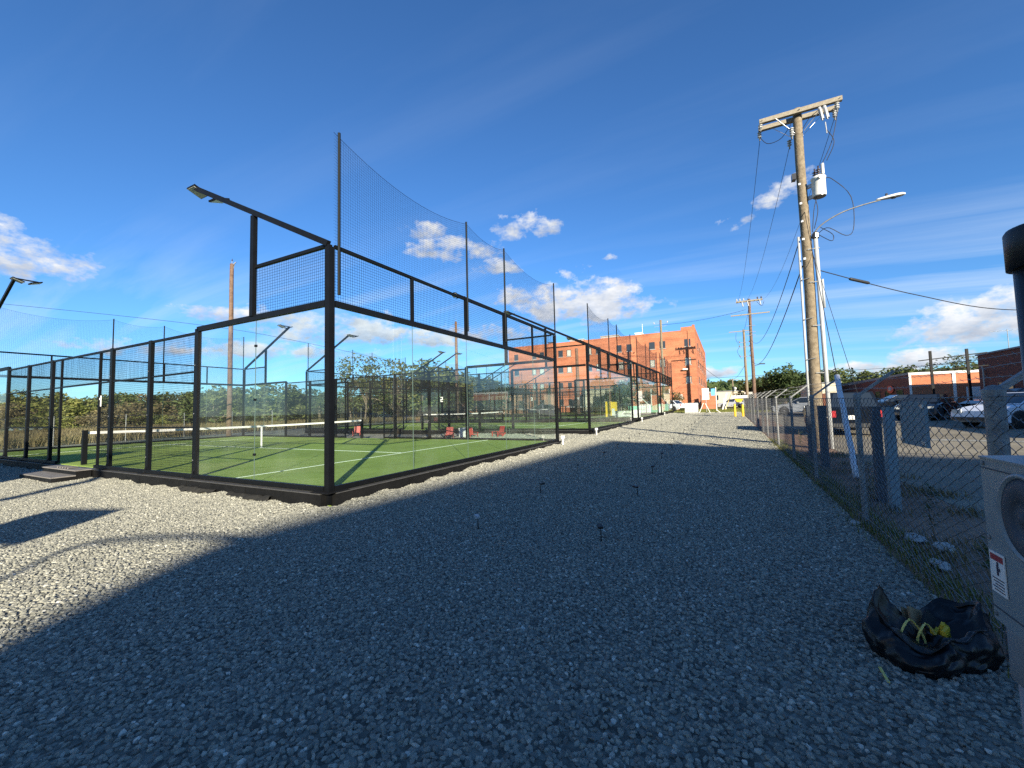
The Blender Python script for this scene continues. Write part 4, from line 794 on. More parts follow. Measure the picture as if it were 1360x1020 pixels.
o = o.build('yellow_packaging', 'yellow', label='crumpled yellow packaging strips inside the bin bag', cat='packaging'); put(o, .06, -.03, .12, -.3, .1, .4)
b = MB().obox((0, 0, .04), (.045, 0, .03), (0, .006, 0), (-.02, 0, .03)).build('black_wrapper', 'fabric', label='dark printed wrapper between the paper and the yellow packaging', cat='wrapper'); put(b, .03, .01, .15, -.4, 0, .3)
b = MB(); b.obox((0, 0, .0), (.07, 0, 0), (0, .006, .0), (0, 0, .003)).build('straw', 'ystrap', loc=(-1.62, -6.36, .02), label='short pale stick on the gravel left of the bin bag', cat='stick')

# seams, screws and a latch on the meter box
b = MB().box(-.85, -.0, .0005, .0015, .030, .0325).box(-.85, 0, .0005, .0015, .352, .3545); b.build('cover_seam', 'slate', mb)
b = MB()
for x, z in ((-.012, .015), (-.012, .364), (-.30, .015), (-.30, .364), (-.012, .19)): b.lathe((x, .0005, z), [(.0055, 0), (.0055, .0018), (.003, .0028), (0, .0028)], 8, axis=(0, 1, 0))
b.build('screws', 'steel_old', mb)
MB().box(-.36, -.33, .001, .016, .0, .03).cyl((-.345, .02, .01), (-.345, .02, -.03), .004, k=8).build('latch', 'steel_old', mb)
MB().tubes([[(.0, 0, .60 ), (.0, .064, .60), (.0, .066, .59)]], .001, 3).build('drip_mark', 'slate', rc)
CY0, CYW, CZT = -15.75, 2.06, 2.72
# ------------------------------------------------------------------ buildings
def window(parent, axis, pos, a0, a1, z0, z1, sgn, glass='winglass', depth=.12):
    # a proud reveal: frame ring, recessed pane, sill ; axis 'x' = wall plane x=pos facing sgn
    def bx(b, p0, p1, u0, u1, v0, v1):
        lo, hi = min(p0, p1), max(p0, p1)
        return b.box(lo, hi, u0, u1, v0, v1) if axis == 'x' else b.box(u0, u1, lo, hi, v0, v1)
    s = sgn; f = MB(); t = .07
    bx(f, pos + s*.001, pos + s*.05, a0, a1, z1 - t, z1); bx(f, pos + s*.001, pos + s*.05, a0, a1, z0, z0 + t)
    bx(f, pos + s*.001, pos + s*.05, a0, a0 + t, z0 + t, z1 - t); bx(f, pos + s*.001, pos + s*.05, a1 - t, a1, z0 + t, z1 - t)
    w_ = f.build('window', 'winframe', parent)
    bx(MB(), pos + s*.002, pos + s*.02, a0 + t, a1 - t, z0 + t, z1 - t).build('pane', glass, w_)
    bx(MB(), pos + s*.001, pos + s*.09, a0 - .06, a1 + .06, z0 - .09, z0 - .002).build('sill', 'concrete', w_)
    return w_
BB = empty('brick_building', (63.8, -2.0, gz(60)), 'tall four storey orange brick building with square windows at the end of the courts', 'building')
g = gz(60); HT = 12.9 - g
MB().box(0, 38, 0, 32.2, -.2, HT).build('wall', 'brick', BB)
MB().box(-.02, 38.02, -.02, 1.95, HT + .001, HT + .62).build('parapet', 'brick', BB); MB().box(-.02, .25, 1.96, 32.2, HT + .001, HT + .14).build('parapet', 'brick', BB)
MB().box(-.03, .5, -.035, .35, HT + .62, HT + .85).build('chimney', 'brick', BB)
rows = [(10.48, 11.62, [(.49, 1.35, 0), (-3.14 + 0, -2.29, 0), (-4.74, -3.87, 0), (-8.28, -7.48, 0), (-9.92, -9.11, 0), (-13.43, -12.64, 0), (-14.95, -14.2, 1), (-18.66, -17.84, 1), (-20.22, -19.38, 0), (-23.79, -23.0, 0), (-25.29, -24.5, 0), (-28.98, -28.2, 0)]),
        (7.65, 8.78, [(.46, 1.33, 1), (-3.19, -2.42, 1), (-4.71, -3.95, 1), (-8.3, -7.5, 1), (-9.70, -8.9, 1), (-13.43, -12.64, 1), (-14.88, -14.2, 0), (-18.66, -17.8, 1), (-20.3, -19.4, 0), (-23.9, -23.0, 1), (-25.4, -24.6, 1), (-29.0, -28.1, 0)]),
        (4.85, 5.88, [(.47, 1.27, 1), (-8.3, -7.5, 0), (-9.7, -8.9, 1), (-18.6, -17.9, 0), (-20.2, -19.5, 0), (-23.9, -23.1, 1), (-25.3, -24.6, 1), (-29.0, -28.2, 1)]),
        (1.9, 2.98, [(-18.6, -17.9, 0), (-20.2, -19.5, 0), (-23.75, -22.96, 0), (-25.3, -24.6, 0)])]
for z0, z1, ws in rows:
    for a, c, bl in ws:
        a, c = min(abs(a), abs(c))*(1 if a < 0 else -1), max(abs(a), abs(c))*(1 if a < 0 else -1)
        a, c = min(a, c), max(a, c); window(BB, 'x', 0, a + 2.0, c + 2.0, z0 - g, z1 - g, -1, 'blind' if bl else 'winglass')
for x in (6, 12, 18, 24, 30):
    for z in (1.2, 4.2, 7.0, 9.8): window(BB, 'y', 0, x, x + 1.2, z, z + 1.1, -1)
MB().box(-.10, -.004, .9, 1.0, 1, HT).build('downpipe', 'brick', BB); MB().box(-.12, -.005, 3.5, 3.62, .2, 5.2).build('downpipe', 'brick', BB)
MB().obox((-.25, 1.55, 6.9 - g), (.22, 0, -.05), (0, .35, 0), (0, 0, .10)).build('wall_lamp', 'white', BB)
for (y0, y1, x0, hh, m_) in ((18.5, 21, 3, .8, 'concrete'), (12.6, 15.6, 4, 1.1, 'concrete'), (11.4, 12.4, 5, .7, 'cream'), (8.2, 9.2, 2, .7, 'white'), (7.0, 8.1, 3, .5, 'slate'), (24.5, 25.3, 3, .8, 'slate')):
    MB().box(x0, x0 + 2, y0, y1, HT + .002, HT + hh).box(x0 - .1, x0 + 2.1, y0 - .1, y1 + .1, HT + hh, HT + hh + .12).build('roof_unit', m_, BB)
MB().cyl((2, 8.0, HT), (2, 8.0, HT + 2.2), .03, k=6).build('antenna', 'steel', BB)
wing = empty('brick_stair_block', (62.0, -3.2, g), 'low brick stair block at the right foot of the orange building', 'stair block'); wing.scale = (1, .62, .9)
MB().prism([(-1.9, -.2), (2.1, -.2), (2.1, 2.6), (.3, 2.6), (-1.9, .7)], lambda p: (0, -p[0] - .0, p[1]), lambda p: (1.7, -p[0], p[1])).build('wall', 'brick', wing)
MB().bar((-.03, 1.9, .75), (-.03, -.3, 2.65), .06, .10).bar((-.03, -.3, 2.65), (-.03, -2.1, 2.65), .06, .1).build('coping', 'concrete', wing)
cb_ = empty('cream_building', (59.5, 8.2, g), 'low cream rendered building with a dark doorway, in front of the orange building', 'building')
MB().box(0, 3, 0, 6.5, -.2, 3.5).build('wall', 'cream', cb_); MB().box(-.05, -.004, 3.0, 4.8, 0, 2.4).build('dark_opening', 'lens', cb_); MB().box(-.1, 3.1, -.1, 6.6, 3.5, 3.62).build('roof', 'roofgrey', cb_)  # dark flat sheet gives the opening its shade by colour
# far low building with a dark roof behind the courts
lb = empty('low_brick_building', (45.5, 31, gz(45)), 'long low tan brick building with a dark brown roof beyond the far fence', 'building', rz=rad(-25))
MB().box(0, 16, 0, 9, -.2, 3.4).build('wall', 'brick_tan', lb)
b = MB().prism([(-.4, 3.4), (9.4, 3.4), (7.5, 4.6), (1.5, 4.6)], lambda p: (-.4, p[0], p[1]), lambda p: (16.4, p[0], p[1])).build('roof', mat('dark_brown_roof', (.055, .035, .028), .9, 0, .2, .3, 3), lb)
for i in range(6): window(lb, 'y', 0, 1 + 2.5*i, 2.2 + 2.5*i, 1, 2.3, -1)
for i in range(3): window(lb, 'x', 0, 1 + 2.7*i, 2.1 + 2.7*i, 1, 2.3, -1)
sh = empty('grey_shed', (12.5, 84, 0), 'small blue-grey shed at the far left edge among the trees', 'shed'); MB().box(0, 8, 0, 5, 0, 2.6).build('wall', 'bluegrey', sh); MB().prism([(-.3, 2.6), (5.3, 2.6), (2.5, 4.0)], lambda p: (-.3, p[0], p[1]), lambda p: (8.3, p[0], p[1])).build('roof', 'roofgrey', sh)
# low brick units along the parking lot
ob = empty('brick_unit', (44.7, -20.42, gz(44)), 'low brick unit with a sunlit orange end wall, side wall coloured as shaded and red oval sign', 'building')
MB().box(0, 24.7, -9, 0, -.2, 3.3).build('wall', 'brick_shaded', ob); MB().box(-.06, -.003, -9, 0, -.2, 3.25).build('end_wall', 'brick', ob)  # sides coloured as shaded brick, end wall as sunlit brick
MB().box(-.12, -.061, -9, .03, 3.12, 3.32).box(-.11, -.06, -3.0, -2.8, 0, 3.12).box(-.11, -.06, -.12, .03, 0, 3.12).build('white_trim', 'white', ob); MB().box(-.05, 24.8, .001, .06, 3.15, 3.36).build('coping', 'roofgrey', ob); MB().box(0, 24.7, -9, 0, 3.301, 3.34).build('roof', 'roofgrey', ob)
sgn = MB().lathe((4.6, .05, 1.98), [(.58, 0), (.58, .06), (0, .07)], 28, axis=(0, 1, 0)).build('oval_sign', 'red', ob); sgn.scale = (1.55, 1, .68); sgn.location = (4.6*(1 - 1.55), 0, 1.98*(1 - .68))
wv = [(4.2, .14, 1.9), (4.28, .14, 2.15), (4.42, .14, 2.2), (4.5, .14, 2.0), (4.4, .14, 1.85), (4.6, .14, 1.95), (4.68, .14, 2.15), (4.8, .14, 2.15), (4.85, .14, 1.95), (4.98, .14, 1.9)]
o = cable(wv, .035, ob, 'sign_script', 'white')
for i in range(7): window(ob, 'y', 0, 1.5 + 3.2*i, 3.2 + 3.2*i, .6, 1.9, 1)
MB().box(-.1, -.062, -6.2, -3.6, .1, 1.9).build('shutter_door', 'white', ob)
rb = empty('brick_unit', (4, -23.0, gz(4)), 'taller dark brick building at the right edge beyond the parked cars', 'building')  # near end lengthened out of view to shade the parked cars
MB().box(0, 35.8, -12, 0, -.2, 4.65).build('wall', 'brick_shaded', rb); MB().box(-.1, 35.9, -12, .1, 4.651, 4.76).build('roof', 'roofgrey', rb)  # wall colour already holds the shade of its side
for i in range(10): window(rb, 'y', 0, 1 + 3.4*i, 2.8 + 3.4*i, 1.1, 2.5, 1)
MB().tubes([[(34.9, .12, 0), (34.9, .12, 3.6), (34.9, .16, 3.8), (34.9, .02, 3.9)]], .05, 8, True).build('downpipe', 'concrete', rb)
aer = empty('tv_aerial', (38.6, -24.2, gz(38) + 4.57), 'thin television aerial on the roof of the taller dark brick building', 'aerial'); MB().cyl((0, 0, 0), (0, 0, 1.4), .02, k=6).bar((0, -.9, 1.3), (0, .9, 1.3), .015).build('mast', 'steel_old', aer)
for k in range(6): MB().bar((-.25 + 0, -.8 + .3*k, 1.3), (.25, -.8 + .3*k, 1.3), .01).build('aerial_rod', 'steel_old', aer)
cbd = empty('cream_building', (46, CY0, gz(46)), 'cream walled building catching the sun just right of the utility pole', 'building'); MB().box(0, 9, 0, CYW, -.2, CZT).build('wall', 'cream', cbd); MB().box(-.1, 9.1, -.1, CYW + .1, CZT, CZT + .1).build('roof', 'roofgrey', cbd)
fb = empty('far_building', (125, -4, gz(60)), 'small pale building low on the wooded hill past the lawn', 'building'); MB().box(0, 8, -6.5, 3, -.2, 4.2).build('wall', 'cream', fb); MB().box(-.2, 8.2, -6.7, 3.2, 4.2, 4.4).build('roof', 'roofgrey', fb)
rl = empty('iron_railing', (31.5, -17.6, gz(31)), 'dark iron gate frame standing in front of the orange end wall', 'gate')
for x, y in ((0, 0), (.0, -1.7)): MB().box(x - .06, x + .06, y - .06, y + .06, 0, 4.2).build('gate_post', 'frame', rl)
MB().bar((0, .6, 3.6), (0, -2.6, 3.9), .06).bar((0, .6, 2.9), (0, -2.6, 3.1), .05).build('gate_rail', 'frame', rl)

# buildings behind the camera whose shade falls on the yard
def footprint(name, pts, h, material, label, cat='building'):
    t = empty(name, (pts[0][0], pts[0][1], 0), label, cat); q = [(x - pts[0][0], y - pts[0][1]) for x, y in pts]
    MB().prism(q, lambda p: (p[0], p[1], -.2), lambda p: (p[0], p[1], h)).build('wall', material, t); 
    for k in range(6): window(t, 'y', .0 if k < 0 else 0, 2 + 2*k, 3.2 + 2*k, 1.5, 3, 1) if False else None
    return t
HB_ = 15.0; Lx, Ly = HB_/math.tan(te)*math.cos(ta), HB_/math.tan(te)*math.sin(ta)
shp = [(-1.5, -.15), (1.0, -.42), (12.0, -1.15), (9.3, -9.0), (8.6, -14), (8.0, -24), (-12, -24), (-12, -8), (-6.2, -3.4), (-3.4, -1.05)]
footprint('warehouse', [(x - Lx, y - Ly) for x, y in shp], HB_, 'brick_tan', 'large brick warehouse behind the viewpoint shading the near gravel')
HS = 5.0; Lx, Ly = HS/math.tan(te)*math.cos(ta), HS/math.tan(te)*math.sin(ta)
footprint('garage', [(x - Lx, y - Ly) for x, y in [(-1.2, 11.8), (1.6, 12.4), (3.3, 14.3), (2.4, 15.3), (.3, 16.8), (-5, 17), (-5, 11.5)]], HS, 'concrete', 'concrete garage left of the viewpoint shading the far side of the nearest court')
# unseen panel on posts behind the viewpoint, added to cast shadow on the left gravel
k_ = 1/math.tan(te); Lx, Ly = 3.4*k_*math.cos(ta), 3.4*k_*math.sin(ta)
bs = empty('shadow_panel', (-2.35 - Lx, 3.05 - Ly, 0), 'unseen panel on posts left of the viewpoint, added for its shadow', 'sign')
dn = np.array([-.42, .91, 0])*.6
MB().obox((0, 0, 3.4), dn, (.03, .01, 0), (0, 0, .30)).build('panel', 'steel_old', bs); MB().obox((dn[0]*.2, dn[1]*.2, 3.02), dn*.72, (.025, .01, 0), (0, 0, .07)).build('panel', 'steel_old', bs)
for s in (-.8, -.35, .25): MB().cyl((dn[0]*s, dn[1]*s, 0), (dn[0]*s, dn[1]*s, 3.1), .03, k=6).build('post', 'steel_old', bs)
ms = empty('shadow_mast', (-18.6, -7.6, 0), 'tall unseen mast left of the viewpoint, added for its shadow', 'mast'); MB().cyl((0, 0, 0), (0, 0, 8.3), .15, k=8).build('pole', 'steel_old', ms); MB().box(-.3, .3, -.15, .15, 8.3, 8.45).build('lamp_head', 'steel_old', ms)  # mast and head added out of view to throw a shadow band
zc_ = 4.5; ox, oy = zc_*k_*math.cos(ta), zc_*k_*math.sin(ta)
line([(-5.2 - ox, -1.2 - oy, zc_), (-3.3 - ox, .35 - oy, zc_), (-2.35 - ox, 1.1 - oy, zc_), (-1.5 - ox, -.35 - oy, zc_), (-.6 - ox, -3 - oy, zc_)], .04, 'slack cable hanging behind the viewpoint')

# ------------------------------------------------------------------ street furniture at the far end
tt = empty('water_tote', (44.0, -2.4, gz(44)), 'white caged plastic tote at the end of the gravel', 'tank'); MB().box(-.55, .55, -.62, .62, .16, 1.1).build('tank', 'white', tt)
for y in np.linspace(-.64, .64, 6): MB().box(-.58, -.56, y - .012, y + .012, .16, 1.14).build('cage_bar', 'steel', tt)
for z in (.45, .8, 1.12): MB().box(-.59, -.555, -.66, .66, z, z + .025).build('cage_bar', 'steel', tt)
MB().box(-.6, .6, -.66, .66, 0, .14).build('pallet', 'concrete', tt)
sg = empty('white_sign', (47.5, -3.6, gz(47)), 'tall blank white sign on a post at the end of the gravel', 'sign'); MB().box(-.03, .03, -.45, .27, 1.45, 2.75).build('sign_face', 'white', sg); MB().cyl((0.06, -.1, 0), (.06, -.1, 2.6), .04, k=8).build('post', 'steel', sg)
MB().tubes([[(-.035, -.12 + .05*math.cos(a), 2.5 + .05*math.sin(a)) for a in np.linspace(0, 6.28, 10)]], .01, 4).box(-.034, -.031, -.3, .1, 1.75, 1.8).build('sign_mark', 'ink', sg)
s2 = empty('blue_sign', (50.5, -4.6, gz(50)), 'small blue sign on a tall white post beside the lawn', 'sign'); MB().box(-.02, .02, -.0, .42, 1.9, 2.75).build('sign_face', 'blue', s2); MB().cyl((0, -.1, 0), (0, -.1, 2.9), .05, k=8).build('post', 'white', s2)
s3 = empty('square_notice', (62.9, 0.35, g), 'small square white notice on a post in front of the brick wall', 'sign'); MB().box(-.02, .02, -.3, .3, 1.7, 2.35).build('sign_face', 'white', s3); MB().cyl((.05, 0, 0), (.05, 0, 2.2), .04, k=6).build('post', 'steel', s3)
tr_ = empty('trestle', (44.2, -3.9, gz(44)), 'white timber A-frame trestle beside the water tote', 'trestle')
for s in (-1, 1): MB().bar((0, s*.1 + .25, 1.05), (0, s*.55 + .25, 0), .09, .05).build('leg', 'white', tr_); 
MB().bar((.5, .35, 1.05), (-.5, .35, 1.05), .09, .06).bar((0, -.9, .35), (0, -1.3, 0), .08, .05).build('beam', 'white', tr_)
for i, (y0, y1, z, mm, lb_2) in enumerate(((-5.3, -5.9, 2.2, 'white', 'white plank leaning by the lawn, left of a yellow one'), (-5.6, -6.5, 2.3, 'yellow', 'yellow plank leaning behind the white one'), (-5.7, -5.5, 1.5, 'white', 'short white plank leaning by the lawn'))):
    MB().bar((57 + i*.3, y0, g), (57 + i*.3, y1, g + z), .16, .05).build('leaning_plank', mm, label=lb_2, cat='plank', group='planks leaning beside the lawn')
yb = empty('yellow_gate_posts', (33.5, -6.5, gz(33)), 'yellow bollard frame with a white top box at the far end of the fence', 'bollard'); MB().cyl((0, .18, 0), (0, .18, 1.05), .085, k=12).build('bollard', 'yellow', yb); MB().cyl((0, -.38, 0), (0, -.38, 1.0), .085, k=12).build('bollard', 'yellow', yb)
MB().prism([(-.5, 1.5), (.2, 1.5), (0, 1.2), (-.3, 1.2)], lambda p: (-.15, p[0], p[1]), lambda p: (.15, p[0], p[1])).build('funnel', 'yellow', yb); MB().box(-.3, .3, -.75, .35, 1.5, 1.72).build('top_box', 'white', yb)
KZ3 = KZ + gz(30)
yp = empty('yellow_pad', (30.2, 2.9, KZ3), 'pair of upright yellow foam pads on the third court', 'pad'); MB().box(-.3, .3, -.42, -.02, 0, 1.25).build('pad', 'yellow', yp); MB().box(-.3, .3, .02, .42, 0, 1.3).build('pad', 'yellow', yp); MB().box(-.31, -.301, -.35, -.1, .1, .7).build('pad_label', 'white', yp)
def board(x, y0, y1, h, material, label, g_):
    t = empty('court_board', (x, y0, KZ + gz(x)), label, 'board', g_); MB().box(-.05, .05, 0, y1 - y0, .04, h).build('board_panel', material, t)
    for y in (.05, y1 - y0 - .1): MB().box(-.25, .25, y, y + .05, 0, .04).build('foot', 'steel', t)
    MB().box(-.056, -.051, (y1 - y0)*.35, (y1 - y0)*.65, h*.45, h*.6).build('board_print', 'ink', t)
    return t
board(28.9, .3, 2.3, .52, 'white', 'long white board lying on edge right of the yellow pads', 'low boards on the far courts')
board(40.5, .6, 3.6, .75, 'teal', 'pale teal board on the farthest court, left one', 'low boards on the far courts')
board(46.5, .25, 1.6, .8, 'teal', 'pale teal board at the very end of the farthest court', 'low boards on the far courts')
for (x, y, lb_3) in ((27.3, .35, 'white cube box at the corner of the third court'), (41.0, .4, 'white cube box at the corner of the farthest court')):
    MB().box(-.3, .3, -.25, .25, 0, .62).build('white_box', 'white', loc=(x, y, KZ + gz(x)), label=lb_3, cat='box')
bk = empty('slanted_frame', (44.4, 1.9, KZ + gz(44)), 'white slanted arm and upright beside the teal boards', 'frame'); MB().bar((0, 1.1, 1.7), (0, 0, .6), .10).bar((0, -.1, 0), (0, -.1, 2.6), .12).build('beam', 'white', bk)

# ------------------------------------------------------------------ cars
def car(name, loc, rz, label, paint, prof, cab, wdt=1.8, wheel=.33, wx=(.85, -.85), group='parked cars', plate=False, Lh=2.25, cat='car'):
    t = empty(name, loc, label, cat, group, rz); hw = wdt/2
    n = len(prof); secs = [(-hw, .93, .0), (-hw + .10, 1.0, .03), (hw - .10, 1.0, .03), (hw, .93, .0)]
    V = []; 
    for y, sx, dz in secs: V += [(p[0]*(1 if abs(y) < hw else .985), y, p[1] + (dz if p[1] > .6 else 0)) for p in prof]
    Q = [(k*n + i, (k+1)*n + i, (k+1)*n + (i+1) % n, k*n + (i+1) % n) for k in range(3) for i in range(n)]
    T = [(0, i, i + 1) for i in range(1, n - 1)] + [(3*n, 3*n + i + 1, 3*n + i) for i in range(1, n - 1)]
    MB().add(V, Q, T).build('body', paint, t)
    # cabin frustum: cab = (x rear bottom, x rear top, x front top, x front bottom, z0, z1)
    a, b_, c, d, z0, z1 = cab; iw = hw - .08; tw = hw - .26
    CV = [(a, -iw, z0), (d, -iw, z0), (d, iw, z0), (a, iw, z0), (b_, -tw, z1), (c, -tw, z1), (c, tw, z1), (b_, tw, z1)]
    MB().add(CV, [(0, 1, 5, 4), (1, 2, 6, 5), (2, 3, 7, 6), (3, 0, 4, 7), (4, 5, 6, 7), (3, 2, 1, 0)]).build('cabin', paint, t)
    def pane(q, nm):
        q = [np.array(p, float) for p in q]; cc = sum(q)/4; nn_ = np.cross(q[1] - q[0], q[3] - q[0]); nn_ /= np.linalg.norm(nn_)
        ctr = np.array([(a + d)/2, 0, (z0 + z1)/2]); nn_ *= 1 if nn_ @ (cc - ctr) > 0 else -1
        qq = [p*.86 + cc*.14 + nn_*.012 for p in q]; MB().add(qq + [p - nn_*.02 for p in qq], [(0, 1, 2, 3), (0, 4, 5, 1), (1, 5, 6, 2), (2, 6, 7, 3), (3, 7, 4, 0)]).build(nm, 'carglass', t)
    pane([CV[i] for i in (1, 2, 6, 5)], 'windscreen'); pane([CV[i] for i in (3, 0, 4, 7)], 'rear_window')
    for s in (0, 1):
        A, Bq, Cq, Dq = [np.array(CV[i], float) for i in ((0, 1, 5, 4) if s == 0 else (3, 2, 6, 7))]
        for f0, f1 in ((.0, .48), (.5, 1.0)): pane([A + (Bq - A)*f0, A + (Bq - A)*f1, Dq + (Cq - Dq)*f1, Dq + (Cq - Dq)*f0], 'side_window')
    xf = max(p[0] for p in prof); xr = min(p[0] for p in prof)
    for x in (xf - wx[0], xr - wx[1]):
        for s in (-1, 1):
            wv_ = MB().lathe((x, s*(hw - .20), wheel), [(wheel*.6, 0), (wheel*.97, 0), (wheel, .04), (wheel, .18), (wheel*.95, .225), (wheel*.6, .225)], 20, axis=(0, s, 0)).build('wheel', 'rubber', t, True)
            MB().lathe((x, s*(hw - .02), wheel), [(wheel*.62, 0), (wheel*.55, .035), (wheel*.15, .045), (0, .05)], 16, axis=(0, s, 0)).build('rim', 'rim', wv_, True)
            MB().lathe((x, s*(hw - .05), wheel + .01), [(wheel*1.12, 0), (wheel*1.12, .055), (wheel*1.02, .058)], 20, axis=(0, s, 0)).build('wheel_arch', 'lens', t)
    zt_ = sorted(p[1] for p in prof)[-1]
    for s in (-1, 1):
        MB().box(xr - .012, xr + .02, s*(hw - .22) - .13, s*(hw - .22) + .13, .68, .92).build('tail_light', 'tail', t); MB().box(xf - .03, xf + .012, s*(hw - .30) - .18, s*(hw - .30) + .18, .62, .75).build('headlight', 'led', t)
        MB().box(.35, .5, s*(hw + .05) - .08, s*(hw + .05) + .08, z0, z0 + .13).build('mirror', paint, t)
    MB().box(xr - .03, xr + .03, -hw + .1, hw - .1, .32, .46).build('bumper', 'lens', t); MB().box(xf - .03, xf + .03, -hw + .1, hw - .1, .30, .44).build('bumper', 'lens', t)
    MB().box(xr - .022, xr - .014, -.17, .17, .60, .75).build('number_plate', 'white', t)
    return t
SED = [(-2.25, .35), (-2.25, .78), (-2.05, .93), (-1.2, .95), (.9, .93), (1.7, .82), (2.2, .66), (2.25, .35), (2.0, .22), (-2.0, .22)]
SUVP = [(-2.3, .38), (-2.32, .95), (-2.2, 1.05), (.95, 1.05), (1.9, .98), (2.25, .82), (2.3, .38), (2.1, .28), (-2.1, .28)]
VANP = [(-2.6, .4), (-2.62, 1.15), (-2.55, 1.2), (1.4, 1.2), (2.2, 1.02), (2.55, .8), (2.6, .4), (2.4, .3), (-2.4, .3)]
car('parked_car', (16.8, -9.8, gz(16.8)), 0, 'dark utility vehicle seen from behind, parked right of the utility pole', 'carblack', SUVP, (-2.27, -2.12, .4, 1.15, 1.02, 1.60), 1.75, .35)
car('parked_car', (20.4, -16.7, gz(20.6)), rad(118), 'white car with its nose to the left, behind the chain-link fence at right', 'carwhite', SED, (-1.8, -1.1, .25, 1.15, .94, 1.42))
car('parked_van', (19.2, -19.6, gz(19)), rad(112), 'white van behind the thick fence post at the right edge', 'carwhite', VANP, (-2.55, -2.45, .9, 1.5, 1.2, 2.0), 1.95, .35, cat='van')
car('parked_car', (32.5, -16.2, gz(32)), rad(95), 'dark car in front of the orange end wall, left of the white car', 'carblack', SED, (-1.8, -1.1, .25, 1.15, .94, 1.42))
car('parked_car', (33.0, -13.2, gz(33)), rad(100), 'dark car farther left in the row before the dark brick unit', 'carblack', SED, (-1.8, -1.1, .25, 1.15, .94, 1.42))
car('parked_car', (27.0, -19.6, gz(27)), rad(96), 'dark car right of the thick fence post in front of the tall dark brick unit', 'carblack', SUVP, (-2.2, -2.0, .4, 1.15, 1.04, 1.6), 1.8, .35)
car('parked_car', (27.5, -15.9, gz(27)), rad(150), 'dark car between the hanging board and the white car', 'carblack', SED, (-1.8, -1.1, .25, 1.15, .94, 1.42))
car('parked_car', (37.0, -11.5, gz(37)), rad(80), 'silver car half hidden behind the utility pole', 'carsilver', SED, (-1.8, -1.1, .25, 1.15, .94, 1.42))
car('parked_car', (84.0, -6.6, gz(84)), rad(92), 'silver utility vehicle parked on the road past the lawn', 'carsilver', SUVP, (-2.15, -1.95, .4, 1.15, 1.06, 1.62), 1.8, .35)
car('parked_car', (84.0, -12.5, gz(84)), rad(92), 'dark car on the road behind the yellow bollards', 'carblack', SED, (-1.8, -1.1, .25, 1.15, .94, 1.42))
car('parked_car', (55.0, 1.2, gz(55)), rad(60), 'white car at the foot of the orange brick building', 'carwhite', SED, (-1.8, -1.1, .25, 1.15, .94, 1.42))
car('parked_car', (50.0, 17.5, gz(50)), rad(80), 'dark car seen through the nets beyond the third court', 'carblack', SED, (-1.8, -1.1, .25, 1.15, .94, 1.42))

# ------------------------------------------------------------------ trees and plants
def crown_mesh(seed, n_cl, per, leaf, flat=.8, spread=1.0):
    r_ = np.random.default_rng(seed); C = []
    while len(C) < n_cl:
        p = r_.uniform(-1, 1, 3)
        if .25 < np.linalg.norm(p) < 1 and p[2] > -.75: C.append(p*[.5, .5, .5*flat])
    C = np.array(C); rad_ = r_.uniform(.10, .22, n_cl)*spread; P = []
    for c, q in zip(C, rad_):
        d = r_.normal(size=(per, 3)); d /= np.linalg.norm(d, axis=1, keepdims=True); P.append(c + d*q*(r_.uniform(.35, 1.05, (per, 1)))*[1, 1, .75])
    P = np.concatenate(P); n = len(P); a = r_.normal(size=(n, 3)); a /= np.linalg.norm(a, axis=1, keepdims=True); b = np.cross(a, r_.normal(size=(n, 3))); b /= np.linalg.norm(b, axis=1, keepdims=True)
    s = leaf*r_.uniform(.6, 1.4, (n, 1)); V = np.stack([P - a*s, P + b*s*.55, P + a*s, P - b*s*.55], 1).reshape(-1, 3); V[:, 2] += .5
    return MB().add(V, np.arange(n*4).reshape(n, 4)), C
def trunk_mb(C, seed, w_=.035, nl=9):
    r_ = np.random.default_rng(seed); b = MB(); b.tubes([[(0, 0, -.3), (.01, 0, .1), (-.012, .01, .3), (.0, 0, .55)]], np.array([w_*1.2, w_, w_*.8, w_*.4]), 7)
    for c in C[:nl]: z0 = r_.uniform(.12, .45); e = c + [0, 0, .5]; m_ = (np.array([0, 0, z0]) + e)/2 + r_.normal(size=3)*.03; b.tubes([[(0, 0, z0), tuple(m_), tuple(e)]], np.array([w_*.55, w_*.35, w_*.12]), 5)
    return b
KIND = {'bush': (46, 60, .032, .8, 'leaf_green', 'bark'), 'brown': (40, 50, .032, .8, 'leaf_brown', 'bark'), 'yellow': (44, 60, .034, .85, 'leaf_yellow', 'bark'), 'dark': (70, 70, .03, .85, 'leaf_dark', 'bark'), 'sparse': (34, 24, .024, 1.0, 'leaf_green', 'bark'), 'pale': (34, 34, .028, 1.0, 'leaf_green', 'palebark')}
CM = {}
for kn, (nc, per, lf, fl, lm, bm) in KIND.items():
    for v in range(3):
        mb_, C = crown_mesh(hash_ := (sum(map(ord, kn)) + v*17), nc, per, lf, fl); me = mb_.mesh('crown_' + kn); me.materials.append(M[lm])
        tm = trunk_mb(C, v + 3, nl=14 if kn in ('sparse', 'pale') else 8, w_=.018 if kn in ('sparse', 'pale') else .03).mesh('trunk_' + kn); tm.materials.append(M[bm]); CM[kn, v] = (me, tm)
def tree(x, y, h, wdt, kn, label, z=None, group=None):
    v = random.randrange(3); g_ = gz(x) if z is None else z
    t = empty('tree', (x, y, g_), label, 'tree', group, random.uniform(0, 6)); me, tm = CM[kn, v]
    low = .5 if kn == 'sparse' else .22
    inst(me, 'crown', t, (0, 0, h*.12 if kn in ('sparse', 'pale') else -h*.02), scale=(wdt, wdt, h*(.86 if kn == 'sparse' else 1.02))); inst(tm, 'trunk', t, scale=(wdt*.8, wdt*.8, h*.95)); return t
G1 = 'scrub trees beyond the far fence'
